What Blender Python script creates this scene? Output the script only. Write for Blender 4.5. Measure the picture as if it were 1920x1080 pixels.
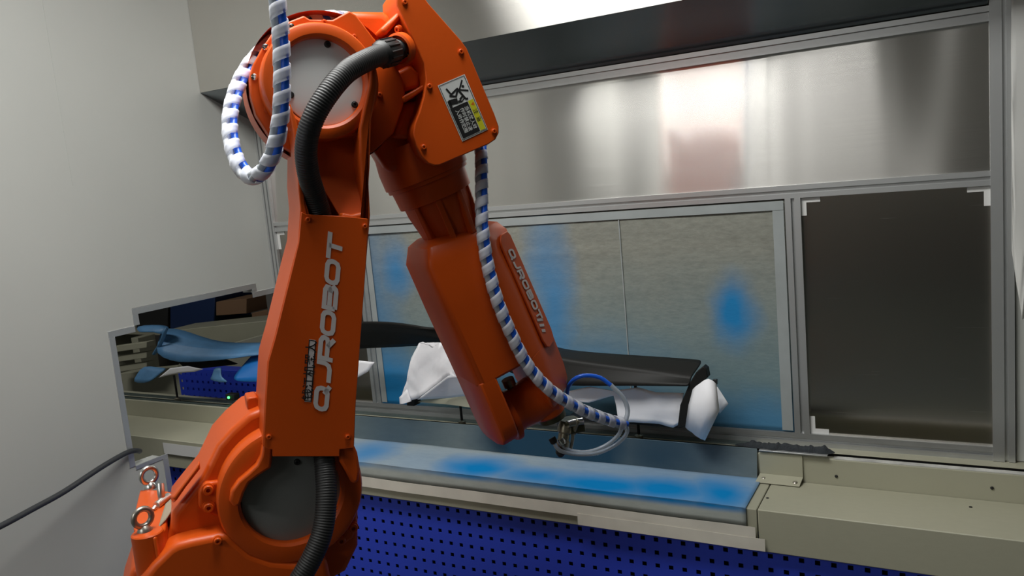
import bpy, bmesh, math, random
from mathutils import Vector, Matrix, noise
V = Vector
random.seed(7)
S = bpy.context.scene
COL = S.collection
for o in list(bpy.data.objects): bpy.data.objects.remove(o)

# ------------------------------------------------------------------ camera
CAMZ = 1.6
ROLL, PITCH, YAW, FPX = -0.0912576, 0.1360095, 0.5122498, 1499.1
def basis():
    cy, sy = math.cos(YAW), math.sin(YAW)
    f = V((-sy, cy, 0)); r = V((cy, sy, 0)); up = V((0, 0, 1))
    f2 = f*math.cos(PITCH) - up*math.sin(PITCH); up2 = up*math.cos(PITCH) + f*math.sin(PITCH)
    r3 = r*math.cos(ROLL) + up2*math.sin(ROLL); up3 = up2*math.cos(ROLL) - r*math.sin(ROLL)
    return r3, up3, f2
CR, CU, CF = basis()
EYE = V((0, 0, CAMZ))
cd = bpy.data.cameras.new('camera'); cam = bpy.data.objects.new('camera', cd); COL.objects.link(cam)
cd.sensor_width = 36; cd.lens = 36*FPX/1920; cd.clip_start = .02
cam.matrix_world = Matrix(((CR.x, CU.x, -CF.x, 0), (CR.y, CU.y, -CF.y, 0), (CR.z, CU.z, -CF.z, CAMZ), (0, 0, 0, 1)))
S.camera = cam

# ------------------------------------------------------------------ light
w = bpy.data.worlds.new('world'); S.world = w; w.use_nodes = True
w.node_tree.nodes['Background'].inputs[0].default_value = (.9, .95, 1, 1)
w.node_tree.nodes['Background'].inputs[1].default_value = .12
def area(name, loc, sx, sy, power, rot=(0, 0, 0), col=(1, 1, .97)):
    l = bpy.data.lights.new(name, 'AREA'); l.shape = 'RECTANGLE'; l.size = sx; l.size_y = sy; l.energy = power; l.color = col
    o = bpy.data.objects.new(name, l); o.location = loc; o.rotation_euler = rot; COL.objects.link(o); return o
area('ceiling_lamp_rear', (-1.95, -2.0, 2.96), 1.8, .6, 41)
area('reflection_lamp_far', (-.80, -3.6, 2.96), .75, .4, 19)  # added lamp, unseen: brightens the right end of the upper steel panel
area('ceiling_lamp_front', (-1.10, 1.02, 2.75), 1.2, .6, 40)
area('fill_lamp_next_room', (-3.9, 1.2, 2.9), 1.2, .3, 20)  # unseen fill, added so the space beyond the opening is lit
S.view_settings.view_transform = 'Standard'; S.view_settings.look = 'None'
S.view_settings.exposure = 0; S.view_settings.gamma = 1; S.view_settings.use_curve_mapping = False

# ------------------------------------------------------------------ measuring helpers
def ray(x, y): return CR*((x-960)/FPX) - CU*((y-540)/FPX) + CF
def onY(p, Y): d = ray(*p); return EYE + d*(Y/d.y)
def onX(p, X): d = ray(*p); return EYE + d*(X/d.x)
def onZ(p, Z): d = ray(*p); return EYE + d*((Z-CAMZ)/d.z)

# ------------------------------------------------------------------ materials
def mat(name, col, rough=.5, metal=0, spec=.5, coat=0, bump=0, bscale=200, vary=0, vscale=8, trans=0, aniso=0, emit=None, bdist=.001):
    m = bpy.data.materials.new(name); m.use_nodes = True; nt = m.node_tree; n = nt.nodes; b = n['Principled BSDF']
    b.inputs['Base Color'].default_value = (*col, 1); b.inputs['Roughness'].default_value = rough
    b.inputs['Metallic'].default_value = metal; b.inputs['Specular IOR Level'].default_value = spec
    b.inputs['Coat Weight'].default_value = coat; b.inputs['Coat Roughness'].default_value = .12
    b.inputs['Transmission Weight'].default_value = trans
    tc = n.new('ShaderNodeTexCoord')
    if vary:
        t = n.new('ShaderNodeTexNoise'); t.inputs['Scale'].default_value = vscale; t.inputs['Detail'].default_value = 5
        nt.links.new(tc.outputs['Object'], t.inputs['Vector'])
        mr = n.new('ShaderNodeMapRange'); mr.inputs['From Min'].default_value = .3; mr.inputs['From Max'].default_value = .7
        mr.inputs['To Min'].default_value = 1-vary; mr.inputs['To Max'].default_value = 1+vary*.4
        nt.links.new(t.outputs[0], mr.inputs[0])
        mx = n.new('ShaderNodeMix'); mx.data_type = 'RGBA'; mx.blend_type = 'MULTIPLY'; mx.inputs[0].default_value = 1
        mx.inputs[6].default_value = (*col, 1); nt.links.new(mr.outputs[0], mx.inputs[7]); nt.links.new(mx.outputs[2], b.inputs['Base Color'])
    if bump:
        t = n.new('ShaderNodeTexNoise'); t.inputs['Scale'].default_value = bscale; t.inputs['Detail'].default_value = 3
        nt.links.new(tc.outputs['Object'], t.inputs['Vector'])
        bp = n.new('ShaderNodeBump'); bp.inputs['Strength'].default_value = bump; bp.inputs['Distance'].default_value = bdist
        nt.links.new(t.outputs[0], bp.inputs['Height']); nt.links.new(bp.outputs[0], b.inputs['Normal'])
    if emit:
        b.inputs['Emission Color'].default_value = (*emit, 1); b.inputs['Emission Strength'].default_value = 3
    return m

def stainless(name, col, rough, warp, wscale, warpz=.12, aniso=1.0, streak=.2):
    m = mat(name, col, rough, 1); nt = m.node_tree; n = nt.nodes; b = n['Principled BSDF']
    b.inputs['Anisotropic'].default_value = aniso
    tg = n.new('ShaderNodeTangent'); tg.direction_type = 'UV_MAP'; nt.links.new(tg.outputs[0], b.inputs['Tangent'])
    tc = n.new('ShaderNodeTexCoord')
    mp = n.new('ShaderNodeMapping'); mp.inputs['Scale'].default_value = (1, 1, warpz)
    nt.links.new(tc.outputs['Object'], mp.inputs[0])
    t = n.new('ShaderNodeTexNoise'); t.inputs['Scale'].default_value = wscale; t.inputs['Detail'].default_value = 1
    nt.links.new(mp.outputs[0], t.inputs['Vector'])
    mp2 = n.new('ShaderNodeMapping'); mp2.inputs['Scale'].default_value = (4, 4, 900)
    nt.links.new(tc.outputs['Object'], mp2.inputs[0])
    t2 = n.new('ShaderNodeTexNoise'); t2.inputs['Scale'].default_value = 1; nt.links.new(mp2.outputs[0], t2.inputs['Vector'])
    mr = n.new('ShaderNodeMapRange'); mr.inputs['To Min'].default_value = rough*(1-streak); mr.inputs['To Max'].default_value = rough*(1+streak)
    nt.links.new(t2.outputs[0], mr.inputs[0]); nt.links.new(mr.outputs[0], b.inputs['Roughness'])
    bp = n.new('ShaderNodeBump'); bp.inputs['Strength'].default_value = 1; bp.inputs['Distance'].default_value = warp
    nt.links.new(t.outputs[0], bp.inputs['Height']); nt.links.new(bp.outputs[0], b.inputs['Normal'])
    return m

def sprayed(name, base, blobs, paint=(.015, .25, .55), rough=.85, metal=0, grain=.25, wash=None, gscale=90, bump=.4, wobble=(.10, .04, .10), gain=1.15):
    """Cloth or metal stained by paint overspray: blobs = (centre xyz, radii xyz, strength)."""
    m = mat(name, base, rough, metal); nt = m.node_tree; n = nt.nodes; b = n['Principled BSDF']
    tc = n.new('ShaderNodeTexCoord')
    nz = n.new('ShaderNodeTexNoise'); nz.inputs['Scale'].default_value = 7; nz.inputs['Detail'].default_value = 4
    nt.links.new(tc.outputs['Object'], nz.inputs['Vector'])
    wob = n.new('ShaderNodeVectorMath'); wob.operation = 'MULTIPLY_ADD'
    nt.links.new(nz.outputs['Color'], wob.inputs[0]); wob.inputs[1].default_value = wobble; nt.links.new(tc.outputs['Object'], wob.inputs[2])
    acc = None
    for c, r, s in blobs:
        su = n.new('ShaderNodeVectorMath'); su.operation = 'SUBTRACT'; nt.links.new(wob.outputs[0], su.inputs[0])
        su.inputs[1].default_value = tuple(a+b/2 for a, b in zip(c, wobble))
        mu = n.new('ShaderNodeVectorMath'); mu.operation = 'MULTIPLY'; nt.links.new(su.outputs[0], mu.inputs[0]); mu.inputs[1].default_value = tuple(1/k for k in r)
        le = n.new('ShaderNodeVectorMath'); le.operation = 'LENGTH'; nt.links.new(mu.outputs[0], le.inputs[0])
        mr = n.new('ShaderNodeMapRange'); mr.interpolation_type = 'SMOOTHSTEP'
        mr.inputs['From Min'].default_value = 0; mr.inputs['From Max'].default_value = 1; mr.inputs['To Min'].default_value = s*gain; mr.inputs['To Max'].default_value = 0
        nt.links.new(le.outputs['Value'], mr.inputs[0])
        if acc is None: acc = mr.outputs[0]
        else:
            ad = n.new('ShaderNodeMath'); ad.operation = 'MAXIMUM'; nt.links.new(acc, ad.inputs[0]); nt.links.new(mr.outputs[0], ad.inputs[1]); acc = ad.outputs[0]
    g = n.new('ShaderNodeTexNoise'); g.inputs['Scale'].default_value = gscale; g.inputs['Detail'].default_value = 4; g.inputs['Roughness'].default_value = .7
    mpg = n.new('ShaderNodeMapping'); mpg.inputs['Scale'].default_value = (.35, 1, 1)
    nt.links.new(tc.outputs['Object'], mpg.inputs[0]); nt.links.new(mpg.outputs[0], g.inputs['Vector'])
    gr = n.new('ShaderNodeMapRange'); gr.inputs['From Min'].default_value = .3; gr.inputs['From Max'].default_value = .7
    gr.inputs['To Min'].default_value = 1-grain; gr.inputs['To Max'].default_value = 1+grain*.5; nt.links.new(g.outputs[0], gr.inputs[0])
    gm = n.new('ShaderNodeMix'); gm.data_type = 'RGBA'; gm.blend_type = 'MULTIPLY'; gm.inputs[0].default_value = 1
    gm.inputs[6].default_value = (*base, 1); nt.links.new(gr.outputs[0], gm.inputs[7])
    src = gm.outputs[2]
    if wash:                                            # (colour, z high, z low, amount): thin mist that settled towards the bottom
        sx = n.new('ShaderNodeSeparateXYZ'); nt.links.new(wob.outputs[0], sx.inputs[0])
        wr = n.new('ShaderNodeMapRange'); wr.inputs['From Min'].default_value = wash[1]; wr.inputs['From Max'].default_value = wash[2]
        wr.inputs['To Max'].default_value = wash[3]; nt.links.new(sx.outputs['Z'], wr.inputs[0])
        wm = n.new('ShaderNodeMix'); wm.data_type = 'RGBA'; nt.links.new(wr.outputs[0], wm.inputs[0]); nt.links.new(src, wm.inputs[6]); wm.inputs[7].default_value = (*wash[0], 1)
        src = wm.outputs[2]
    mx = n.new('ShaderNodeMix'); mx.data_type = 'RGBA'; nt.links.new(acc, mx.inputs[0]); nt.links.new(src, mx.inputs[6]); mx.inputs[7].default_value = (*paint, 1)
    nt.links.new(mx.outputs[2], b.inputs['Base Color'])
    if metal:
        mm = n.new('ShaderNodeMapRange'); mm.inputs['To Min'].default_value = metal; mm.inputs['To Max'].default_value = .1
        nt.links.new(acc, mm.inputs[0]); nt.links.new(mm.outputs[0], b.inputs['Metallic'])
    bp = n.new('ShaderNodeBump'); bp.inputs['Strength'].default_value = bump; bp.inputs['Distance'].default_value = .002
    nt.links.new(g.outputs[0], bp.inputs['Height']); nt.links.new(bp.outputs[0], b.inputs['Normal'])
    return m

ORANGE = mat('orange_paint', (.62, .084, .006), .40, coat=.03, spec=.32, bump=.12, bscale=120, vary=.05, vscale=5)
WALLM = mat('white_wall_panel', (.48, .49, .462), .45, bump=.05, bscale=40, vary=.06, vscale=1.5)
STEEL = stainless('stainless_upper', (.74, .72, .69), .20, .03, 2.6)
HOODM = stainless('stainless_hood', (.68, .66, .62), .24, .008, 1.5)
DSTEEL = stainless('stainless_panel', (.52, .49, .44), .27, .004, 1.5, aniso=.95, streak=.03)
LIPM = stainless('stainless_lip_darkened', (.27, .30, .32), .12, .006, 1.5, aniso=.3, streak=.05)  # same stainless, tinted darker to stand in for its dim reflection
ALU = mat('aluminium', (.60, .61, .61), .38, .75)
SLOT = mat('slot_black', (.02, .02, .02), .6)
CREAM = mat('cream_paint', (.41, .40, .30), .45, vary=.10, vscale=3)
BLUEP = mat('blue_panel_paint', (.028, .062, .58), .45)
DARK = mat('dark_void', (.01, .012, .02), .8)
PAPER = mat('white_paper', (.90, .90, .93), .8, bump=.3, bscale=25, bdist=.004)
TAPE = mat('masking_tape', (.74, .70, .61), .75, vary=.12, vscale=10)
WTAPE = mat('white_tape', (.74, .74, .72), .7)
BLACKP = mat('black_plastic', (.013, .013, .012), .52, spec=.25, bump=.1, bscale=300)
RUBBER = mat('black_rubber', (.018, .018, .018), .5)
CABLE = mat('cable_rubber', (.035, .038, .042), .5)
PLATE = mat('disc_plate_lit', (.80, .82, .80), .45, .15)  # elbow disc: colour raised to stand in for the light falling on it
SCREW = mat('screw_black', (.04, .04, .04), .4, .6)
CHROME = mat('chrome', (.75, .75, .72), .16, 1)
STEELB = mat('bolt_steel', (.42, .39, .34), .35, .9)
WRAP = mat('spiral_wrap_plastic', (.86, .88, .95), .35)
WRAP.node_tree.nodes['Principled BSDF'].inputs['Alpha'].default_value = .58
WHITEP = mat('white_tube_plastic', (.72, .75, .80), .4)
BTUBE = mat('blue_tube', (.012, .12, .72), .3)
CTUBE = mat('clear_tube', (.72, .78, .84), .25, trans=.55)
LETTER = mat('grey_lettering', (.62, .58, .58), .5)
INK = mat('black_print', (.012, .012, .012), .5)
LWHITE = mat('label_white', (.66, .68, .66), .5)
YEL = mat('label_yellow', (.62, .60, .02), .5)
OPRINT = mat('label_orange', (.65, .16, .01), .5)
FLOORM = mat('floor_paint', (.07, .085, .08), .5, vary=.2, vscale=2)
CEILM = mat('ceiling_white', (.45, .45, .43), .7)
ROOMW = mat('room_wall_grey', (.14, .13, .115), .7)
FOAM = mat('dark_foam', (.03, .035, .04), .95, bump=1, bscale=120, bdist=.004)
BRASSY = mat('stained_metal', (.34, .31, .23), .35, .7, vary=.5, vscale=60)
CARD = mat('cardboard', (.23, .13, .07), .8)
CRATE = mat('dark_blue_crate', (.012, .03, .10), .5)
GREENS = mat('green_carton', (.10, .20, .02), .7)
BLUETRIM = sprayed('blue_sprayed_plastic', (.10, .26, .48), [(tuple(onY((440, 655), 2.2)), (.5, 1, .3), 1), (tuple(onY((300, 690), 2.2)), (.35, 1, .3), .9)], paint=(.02, .22, .66), rough=.5, gscale=12)
FILM = mat('plastic_film', (.75, .75, .72), .3)

# ------------------------------------------------------------------ mesh helpers
def link(name, me, m, parent=None, smooth=40, bevel=0, seg=2):
    o = bpy.data.objects.new(name, me); COL.objects.link(o)
    if m: me.materials.append(m)
    if smooth:
        me.polygons.foreach_set('use_smooth', [True]*len(me.polygons)); me.set_sharp_from_angle(angle=math.radians(smooth))
    if parent:
        o.parent = parent
        r = parent; off = V((0, 0, 0))
        while r: off += r.location; r = r.parent
        me.transform(Matrix.Translation(-off))
    if bevel:
        b = o.modifiers.new('bevel', 'BEVEL'); b.width = bevel; b.segments = seg; b.limit_method = 'ANGLE'; b.angle_limit = math.radians(50); b.harden_normals = False
    return o
def from_bm(name, bm, m, parent=None, **k):
    bmesh.ops.recalc_face_normals(bm, faces=bm.faces)
    me = bpy.data.meshes.new(name); bm.to_mesh(me); bm.free(); return link(name, me, m, parent, **k)
def quad_uv(me, flip=False):
    uv = me.uv_layers.new(name='UVMap')
    for p in me.polygons:
        for li in p.loop_indices:
            c = me.vertices[me.loops[li].vertex_index].co; uv.data[li].uv = (c.x, c.z) if flip else (c.z - c.y*.5, c.x)
def add_box(bm, a, b):
    x0, y0, z0 = a; x1, y1, z1 = b
    vs = [bm.verts.new(p) for p in ((x0,y0,z0),(x1,y0,z0),(x1,y1,z0),(x0,y1,z0),(x0,y0,z1),(x1,y0,z1),(x1,y1,z1),(x0,y1,z1))]
    for f in ((0,3,2,1),(4,5,6,7),(0,1,5,4),(1,2,6,5),(2,3,7,6),(3,0,4,7)): bm.faces.new([vs[i] for i in f])
def box(name, a, b, m, parent=None, bevel=.002, **k):
    bm = bmesh.new(); add_box(bm, a, b); return from_bm(name, bm, m, parent, bevel=bevel, **k)
def prism(name, pts, ext, m, parent=None, bevel=.003, seg=2, smooth=40):
    bm = bmesh.new(); A = [bm.verts.new(p) for p in pts]; B = [bm.verts.new(V(p)+ext) for p in pts]; n = len(pts)
    bm.faces.new(A); bm.faces.new(B[::-1])
    for i in range(n): bm.faces.new((A[i], B[i], B[(i+1) % n], A[(i+1) % n]))
    return from_bm(name, bm, m, parent, bevel=bevel, seg=seg, smooth=smooth)
def prismF(name, px, nref, nf, nb, m, parent=None, **k):
    P = RPs(px, nref); return prism(name, [p+N*(nf-nref) for p in P], N*(nb-nf), m, parent, **k)
def frame_of(axis):
    a = V(axis).normalized(); h = V((0, 0, 1)) if abs(a.z) < .9 else V((1, 0, 0))
    x = h.cross(a).normalized(); return a, x, a.cross(x)
def add_lathe(bm, c, axis, prof, n=48):
    a, x, y = frame_of(axis); rings = []
    for r, h in prof:
        if r < 1e-6: rings.append([bm.verts.new(c + a*h)])
        else: rings.append([bm.verts.new(c + a*h + (x*math.cos(t) + y*math.sin(t))*r) for t in (2*math.pi*i/n for i in range(n))])
    for p, q in zip(rings, rings[1:]):
        for i in range(n):
            j = (i+1) % n
            f = [p[i % len(p)], p[j % len(p)], q[j % len(q)], q[i % len(q)]]
            f = list(dict.fromkeys(f))
            if len(f) > 2: bm.faces.new(f)
def lathe(name, c, axis, prof, m, parent=None, n=48, smooth=35, bevel=0):
    bm = bmesh.new(); add_lathe(bm, V(c), axis, prof, n); return from_bm(name, bm, m, parent, smooth=smooth, bevel=bevel)
def spline(pts, step=.01):
    P = [V(p) for p in pts]; P = [P[0]*2-P[1]] + P + [P[-1]*2-P[-2]]; out = []
    for i in range(1, len(P)-2):
        k = max(2, int((P[i+1]-P[i]).length/step))
        for j in range(k):
            t = j/k
            out.append(.5*((2*P[i]) + (P[i+1]-P[i-1])*t + (2*P[i-1]-5*P[i]+4*P[i+1]-P[i+2])*t*t + (3*P[i]-P[i-1]-3*P[i+1]+P[i+2])*t**3))
    out.append(P[-2]); return out
def frames(path):
    fr = []; x = None
    for i, p in enumerate(path):
        t = (path[min(i+1, len(path)-1)] - path[max(i-1, 0)]).normalized()
        if x is None: _, x, _ = frame_of(t)
        x = (x - t*x.dot(t)).normalized(); fr.append((p, t, x, t.cross(x)))
    return fr
def add_tube(bm, path, rad, n=12, off=None):
    rings = []
    for i, (p, t, x, y) in enumerate(frames(path)):
        r = rad(i) if callable(rad) else rad
        c = p + (x*off[0] + y*off[1] if off else V((0, 0, 0)))
        rings.append([bm.verts.new(c + (x*math.cos(a) + y*math.sin(a))*r) for a in (2*math.pi*k/n for k in range(n))])
    for p, q in zip(rings, rings[1:]):
        for i in range(n): bm.faces.new((p[i], p[(i+1) % n], q[(i+1) % n], q[i]))
    bm.faces.new(rings[0][::-1]); bm.faces.new(rings[-1])
def tube(name, pts, rad, m, parent=None, step=.01, n=12, raw=False, off=None, smooth=60):
    bm = bmesh.new(); add_tube(bm, pts if raw else spline(pts, step), rad, n, off); return from_bm(name, bm, m, parent, smooth=smooth)
def loft(name, secs, m, parent=None, bevel=.004, smooth=40, seg=3):
    bm = bmesh.new(); R = [[bm.verts.new(p) for p in s] for s in secs]; n = len(R[0])
    for p, q in zip(R, R[1:]):
        for i in range(n): bm.faces.new((p[i], p[(i+1) % n], q[(i+1) % n], q[i]))
    bm.faces.new(R[0][::-1]); bm.faces.new(R[-1])
    return from_bm(name, bm, m, parent, bevel=bevel, smooth=smooth, seg=seg)
def sheet(name, pts, m, parent=None, amp=.006, freq=9, cuts=3, thick=.0008, push=V((0, -1, 0)), seed=0, smooth=25):
    bm = bmesh.new(); f = bm.faces.new([bm.verts.new(p) for p in pts]); bmesh.ops.triangulate(bm, faces=bm.faces[:])
    for _ in range(cuts): bmesh.ops.subdivide_edges(bm, edges=bm.edges[:], cuts=1, use_grid_fill=True)
    for v in bm.verts: v.co += push*(noise.noise(v.co*freq + V((seed*7.1, 0, 0)))*amp + noise.noise(v.co*freq*3 + V((0, seed*3.3, 0)))*amp*.35)
    o = from_bm(name, bm, m, parent, smooth=smooth); s = o.modifiers.new('thickness', 'SOLIDIFY'); s.thickness = thick; return o
def tag(o, label, cat=None, group=None):
    o['label'] = label
    if cat: o['category'] = cat
    if group: o['group'] = group
    return o
def struct(o): o['kind'] = 'structure'; return o
def thing(name, loc, label, cat, group=None):
    o = bpy.data.objects.new(name, None); COL.objects.link(o); o.location = loc; o.empty_display_size = .05; return tag(o, label, cat, group)

# ================================================================== SETTING
YB, XL, CEIL = 2.3, -2.373, 3.0
YH = 2.068                                   # hood face
struct(box('floor', (-6, -5, -.1), (4, 4.2, 0), FLOORM, bevel=0))
struct(box('ceiling', (-6, -5, CEIL), (4, 4.2, CEIL+.1), CEILM, bevel=0))
struct(box('wall_back', (-2.46, YB+.03, 0), (4, YB+.1, CEIL), ROOMW, bevel=0))
struct(box('wall_rear', (-6, -5.1, 1.45), (4, -5, CEIL), mat('rear_wall_pale_reflection', (.5, .48, .45), .7), bevel=0))  # unseen; pale upper tone added to brighten the long steel panel's reflection
struct(box('trim_1', (-6, -5.1, 0), (4, -5, 1.45), mat('rear_wall_dark_reflection', (.06, .065, .06), .6), bevel=0))  # unseen dark lower part, added to keep the lower panels' reflections dark
struct(box('wall_right', (4, -5, 0), (4.1, YB+.1, CEIL), ROOMW, bevel=0))
struct(box('wall_far', (-6, 4.2, 0), (-2.46, 4.3, CEIL), ROOMW, bevel=0))
struct(box('wall_next_room', (-6.1, -5, 0), (-6, 4.3, CEIL), ROOMW, bevel=0))
# left wall: one white panel sheet with a stepped opening for the conveyor
cut = [(1.69, 0), (1.69, .772), (1.567, .776), (1.567, 1.232), (1.662, 1.232), (1.664, 1.29), (2.182, 1.289), (2.182, 1.256), (YB, 1.256)]
wl = struct(prism('wall_left', [(XL, y, z) for y, z in [(-5, 0)] + cut + [(YB, CEIL), (-5, CEIL)]], V((-.05, 0, 0)), WALLM, bevel=0))
W = .021
def edge_trim(y0, z0, y1, z1): box('edge_trim', (XL-.002, min(y0, y1), min(z0, z1)), (XL+.0025, max(y0, y1), max(z0, z1)), ALU, wl, bevel=.0006)
edge_trim(1.567-0, .776, 1.567+W, 1.232-W); edge_trim(1.567, 1.232-W, 1.664, 1.232); edge_trim(1.662, 1.232, 1.662+W, 1.29-W)
edge_trim(1.662, 1.289-W, 2.182+W, 1.289); edge_trim(2.182, 1.256, 2.182+W, 1.289-W); edge_trim(2.182, 1.256-W, YB, 1.256)
edge_trim(1.588, .762, 1.69+W, .776); edge_trim(1.69, 0, 1.69+W, .762)
for yj in (-1.0, onX((97, 100), XL).y):
    o = box('panel_joint', (XL-.001, yj-.003, 1.7), (XL+.0008, yj+.003, CEIL), WALLM, wl, bevel=0)

# ---------------- aluminium frame
ZT0, ZT1 = CAMZ+.268, CAMZ+.304       # top rail
ZM0, ZM1 = CAMZ-.124, CAMZ-.088       # middle rail
ZB0, ZB1 = CAMZ-.832, CAMZ-.794       # bottom rail
XR0, XR1 = .077, .126
XM0, XM1 = -.410, -.369
xlm = onY((694, 640), YB).x
XP0, XP1 = xlm-.020, xlm+.020
fr = thing('aluminium_frame', (-1.1, YB, CAMZ-.83), 'silver aluminium profile frame holding the steel panels along the back wall', 'frame')
ALUS = sprayed('stained_aluminium', (.52, .53, .53), [((-1.2, YB, CAMZ-.81), (.85, .5, .3), .9), ((-.75, YB, CAMZ-.81), (.45, .5, .3), .6)], paint=(.02, .075, .085), rough=.4, metal=.7, grain=.1, gscale=30, bump=.02)
def profile_bar(name, p0, p1, across, wid, dep=.03, slots=(0,), sw=.0095, m=None):
    """T-slot bar from p0 to p1, width along `across`, front face towards -Y, grooves in the front."""
    ax = V(across); half = wid/2; pr = [(-half, 0)]
    for s in sorted(slots): pr += [(s-sw/2, 0), (s-sw/2, .009), (s+sw/2, .009), (s+sw/2, 0)]
    pr += [(half, 0), (half, dep), (-half, dep)]
    bm = bmesh.new(); A = [bm.verts.new(V(p0)+ax*a+V((0, d, 0))) for a, d in pr]; B = [bm.verts.new(V(p1)+ax*a+V((0, d, 0))) for a, d in pr]
    n = len(pr); bm.faces.new(A); bm.faces.new(B[::-1])
    for i in range(n): bm.faces.new((A[i], B[i], B[(i+1) % n], A[(i+1) % n]))
    from_bm(name, bm, m or ALU, fr, smooth=0)
Y0 = YB-.001
profile_bar('rail', (XL, Y0, (ZT0+ZT1)/2), (XR0, Y0, (ZT0+ZT1)/2), (0, 0, 1), ZT1-ZT0)
profile_bar('rail', (XL+.04, Y0, (ZM0+ZM1)/2), (XR0, Y0, (ZM0+ZM1)/2), (0, 0, 1), ZM1-ZM0)
profile_bar('rail', (XL, Y0, (ZB0+ZB1)/2), (XR0, Y0, (ZB0+ZB1)/2), (0, 0, 1), ZB1-ZB0, m=ALUS)
profile_bar('post', (XL+.0205, Y0-.002, ZB1), (XL+.0205, Y0-.002, ZT0), (1, 0, 0), .040, slots=(-.009, .009), sw=.006)
profile_bar('post', ((XP0+XP1)/2, Y0, ZB1), ((XP0+XP1)/2, Y0, ZM0), (1, 0, 0), .040, m=sprayed('stained_post', (.50, .53, .54), [(((XP0+XP1)/2, YB, CAMZ-.6), (.3, .5, .5), .8)], paint=(.03, .20, .34), rough=.45, metal=.6, grain=.1, gscale=30, bump=.02))
profile_bar('post', ((XM0+XM1)/2, Y0, ZB1), ((XM0+XM1)/2, Y0, ZM0), (1, 0, 0), .041)
profile_bar('post', ((XR0+XR1)/2, Y0-.004, CAMZ-.83), ((XR0+XR1)/2, Y0-.004, CAMZ+.41), (1, 0, 0), XR1-XR0, slots=(.006,), sw=.009, dep=.035)

def panel(name, x0, x1, z0, z1, m, label, y=YB+.010, lean=0, flip=False):
    bm = bmesh.new(); add_box(bm, (x0, y, z0), (x1, y+.004, z1))
    for v in bm.verts: v.co.y += lean*(v.co.z-z0)/(z1-z0)
    o = from_bm(name, bm, m, fr, smooth=0); quad_uv(o.data, flip); o['label'] = label; return o
panel('steel_panel', XL+.041, XR0, ZM1, ZT0, STEEL, 'long shiny stainless steel panel between the upper and middle rails', y=YB+.008, lean=.015)
panel('steel_panel', XL+.041, XP0, ZB1, ZM0, DSTEEL, 'narrow dull steel panel beside the white wall, below the middle rail', flip=True)
panel('steel_panel', XM1, XR0, ZB1, ZM0, DSTEEL, 'dark brushed steel panel right of the stained filter mat', flip=True)

# hood
hood = thing('extraction_hood', (-1.1, YH, CAMZ+.405), 'stainless steel hood running along the top of the back wall', 'hood')
def hoodpart(name, pts, m):
    bm = bmesh.new(); bm.faces.new([bm.verts.new(p) for p in pts]); o = from_bm(name, bm, m, hood, smooth=0); quad_uv(o.data)
    s = o.modifiers.new('thickness', 'SOLIDIFY'); s.thickness = .002; s.offset = 0; return o
hz = CAMZ+.405
hoodpart('front_panel', [(XL+.001, YH, hz), (XR0-.003, YH, hz), (XR0-.003, YH, CEIL-.001), (XL+.001, YH, CEIL-.001)], HOODM)
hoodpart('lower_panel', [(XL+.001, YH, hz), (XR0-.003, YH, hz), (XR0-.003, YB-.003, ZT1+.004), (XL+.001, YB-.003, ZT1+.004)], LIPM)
hoodpart('end_panel', [(XR0-.003, YH, hz), (XR0-.003, YB-.003, ZT1+.004), (XR0-.003, YB-.003, CEIL-.001), (XR0-.003, YH, CEIL-.001)], HOODM)
# right end beyond the frame
tag(box('end_wall_panel', (XR1+.002, YB+.006, CAMZ-.83), (1.6, YB+.028, CAMZ+1.2), WALLM), 'pale wall panel past the right-hand post of the frame', 'panel')
p0 = [onY(p, YB-.03) for p in ((1896, -20), (1960, -20), (1960, 560), (1917, 600), (1908, 545), (1897, 470))]
tag(sheet('plastic_film', p0, FILM, amp=.012, freq=6, cuts=3), 'translucent plastic film hanging beside the right-hand post', 'film')
profile_bar2 = None

# filter mat
def bl(p, r, s, Y=YB+.004): c = onY(p, Y); return (tuple(c), r, s)
FILT = sprayed('stained_filter', (.275, .28, .24),
    [bl((738, 505), (.13, 1, .17), .7), bl((1034, 570), (.12, 1, .55), .62), bl((1374, 590), (.105, 1, .16), .95), bl((735, 735), (.22, 1, .28), .95), bl((1040, 700), (.6, 1, .22), .45), bl((1420, 790), (.55, 1, .13), .45), bl((700, 600), (.2, 1, .7), .45)],
    paint=(.008, .22, .52), wash=((.10, .24, .30), CAMZ-.20, CAMZ-.8, .9), grain=.20, gscale=110, bump=.25)
fx0, fx1 = XP1+.002, XM0-.002
bm = bmesh.new(); nx, nz = 90, 44; G = []
for j in range(nz+1):
    G.append([])
    for i in range(nx+1):
        x = fx0+(fx1-fx0)*i/nx; z = ZB1+.001+(ZM0-.004-ZB1)*j/nz
        edge = min(i, nx-i, j, nz-j)
        y = YB+.006 - .004*noise.noise(V((x*3, 0, z*5))) - (.003*abs(noise.noise(V((x*1.3, 4, z*24)))) if edge > 1 else 0)
        G[-1].append(bm.verts.new((x, y, z)))
for j in range(nz):
    for i in range(nx): bm.faces.new((G[j][i], G[j][i+1], G[j+1][i+1], G[j+1][i]))
filt = from_bm('filter_mat', bm, FILT); s = filt.modifiers.new('thickness', 'SOLIDIFY'); s.thickness = .003; s.offset = 1
tag(filt, 'grey fibre filter mat with blue overspray stains in the middle of the wall', 'filter')
EDGE = mat('edge_tape', (.36, .39, .39), .8, vary=.1, vscale=12)
for x0, x1, z0, z1 in ((fx0+.002, fx1-.002, ZM0-.030, ZM0-.005), (fx1-.032, fx1-.002, ZB1+.006, ZM0-.031), (fx0+.002, fx0+.026, ZB1+.006, ZM0-.031)):
    box('edge_tape', (x0, YB-.0005, z0), (x1, YB+.0003, z1), EDGE, filt, bevel=0)
xs_ = onY((1166, 500), YB).x
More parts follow.
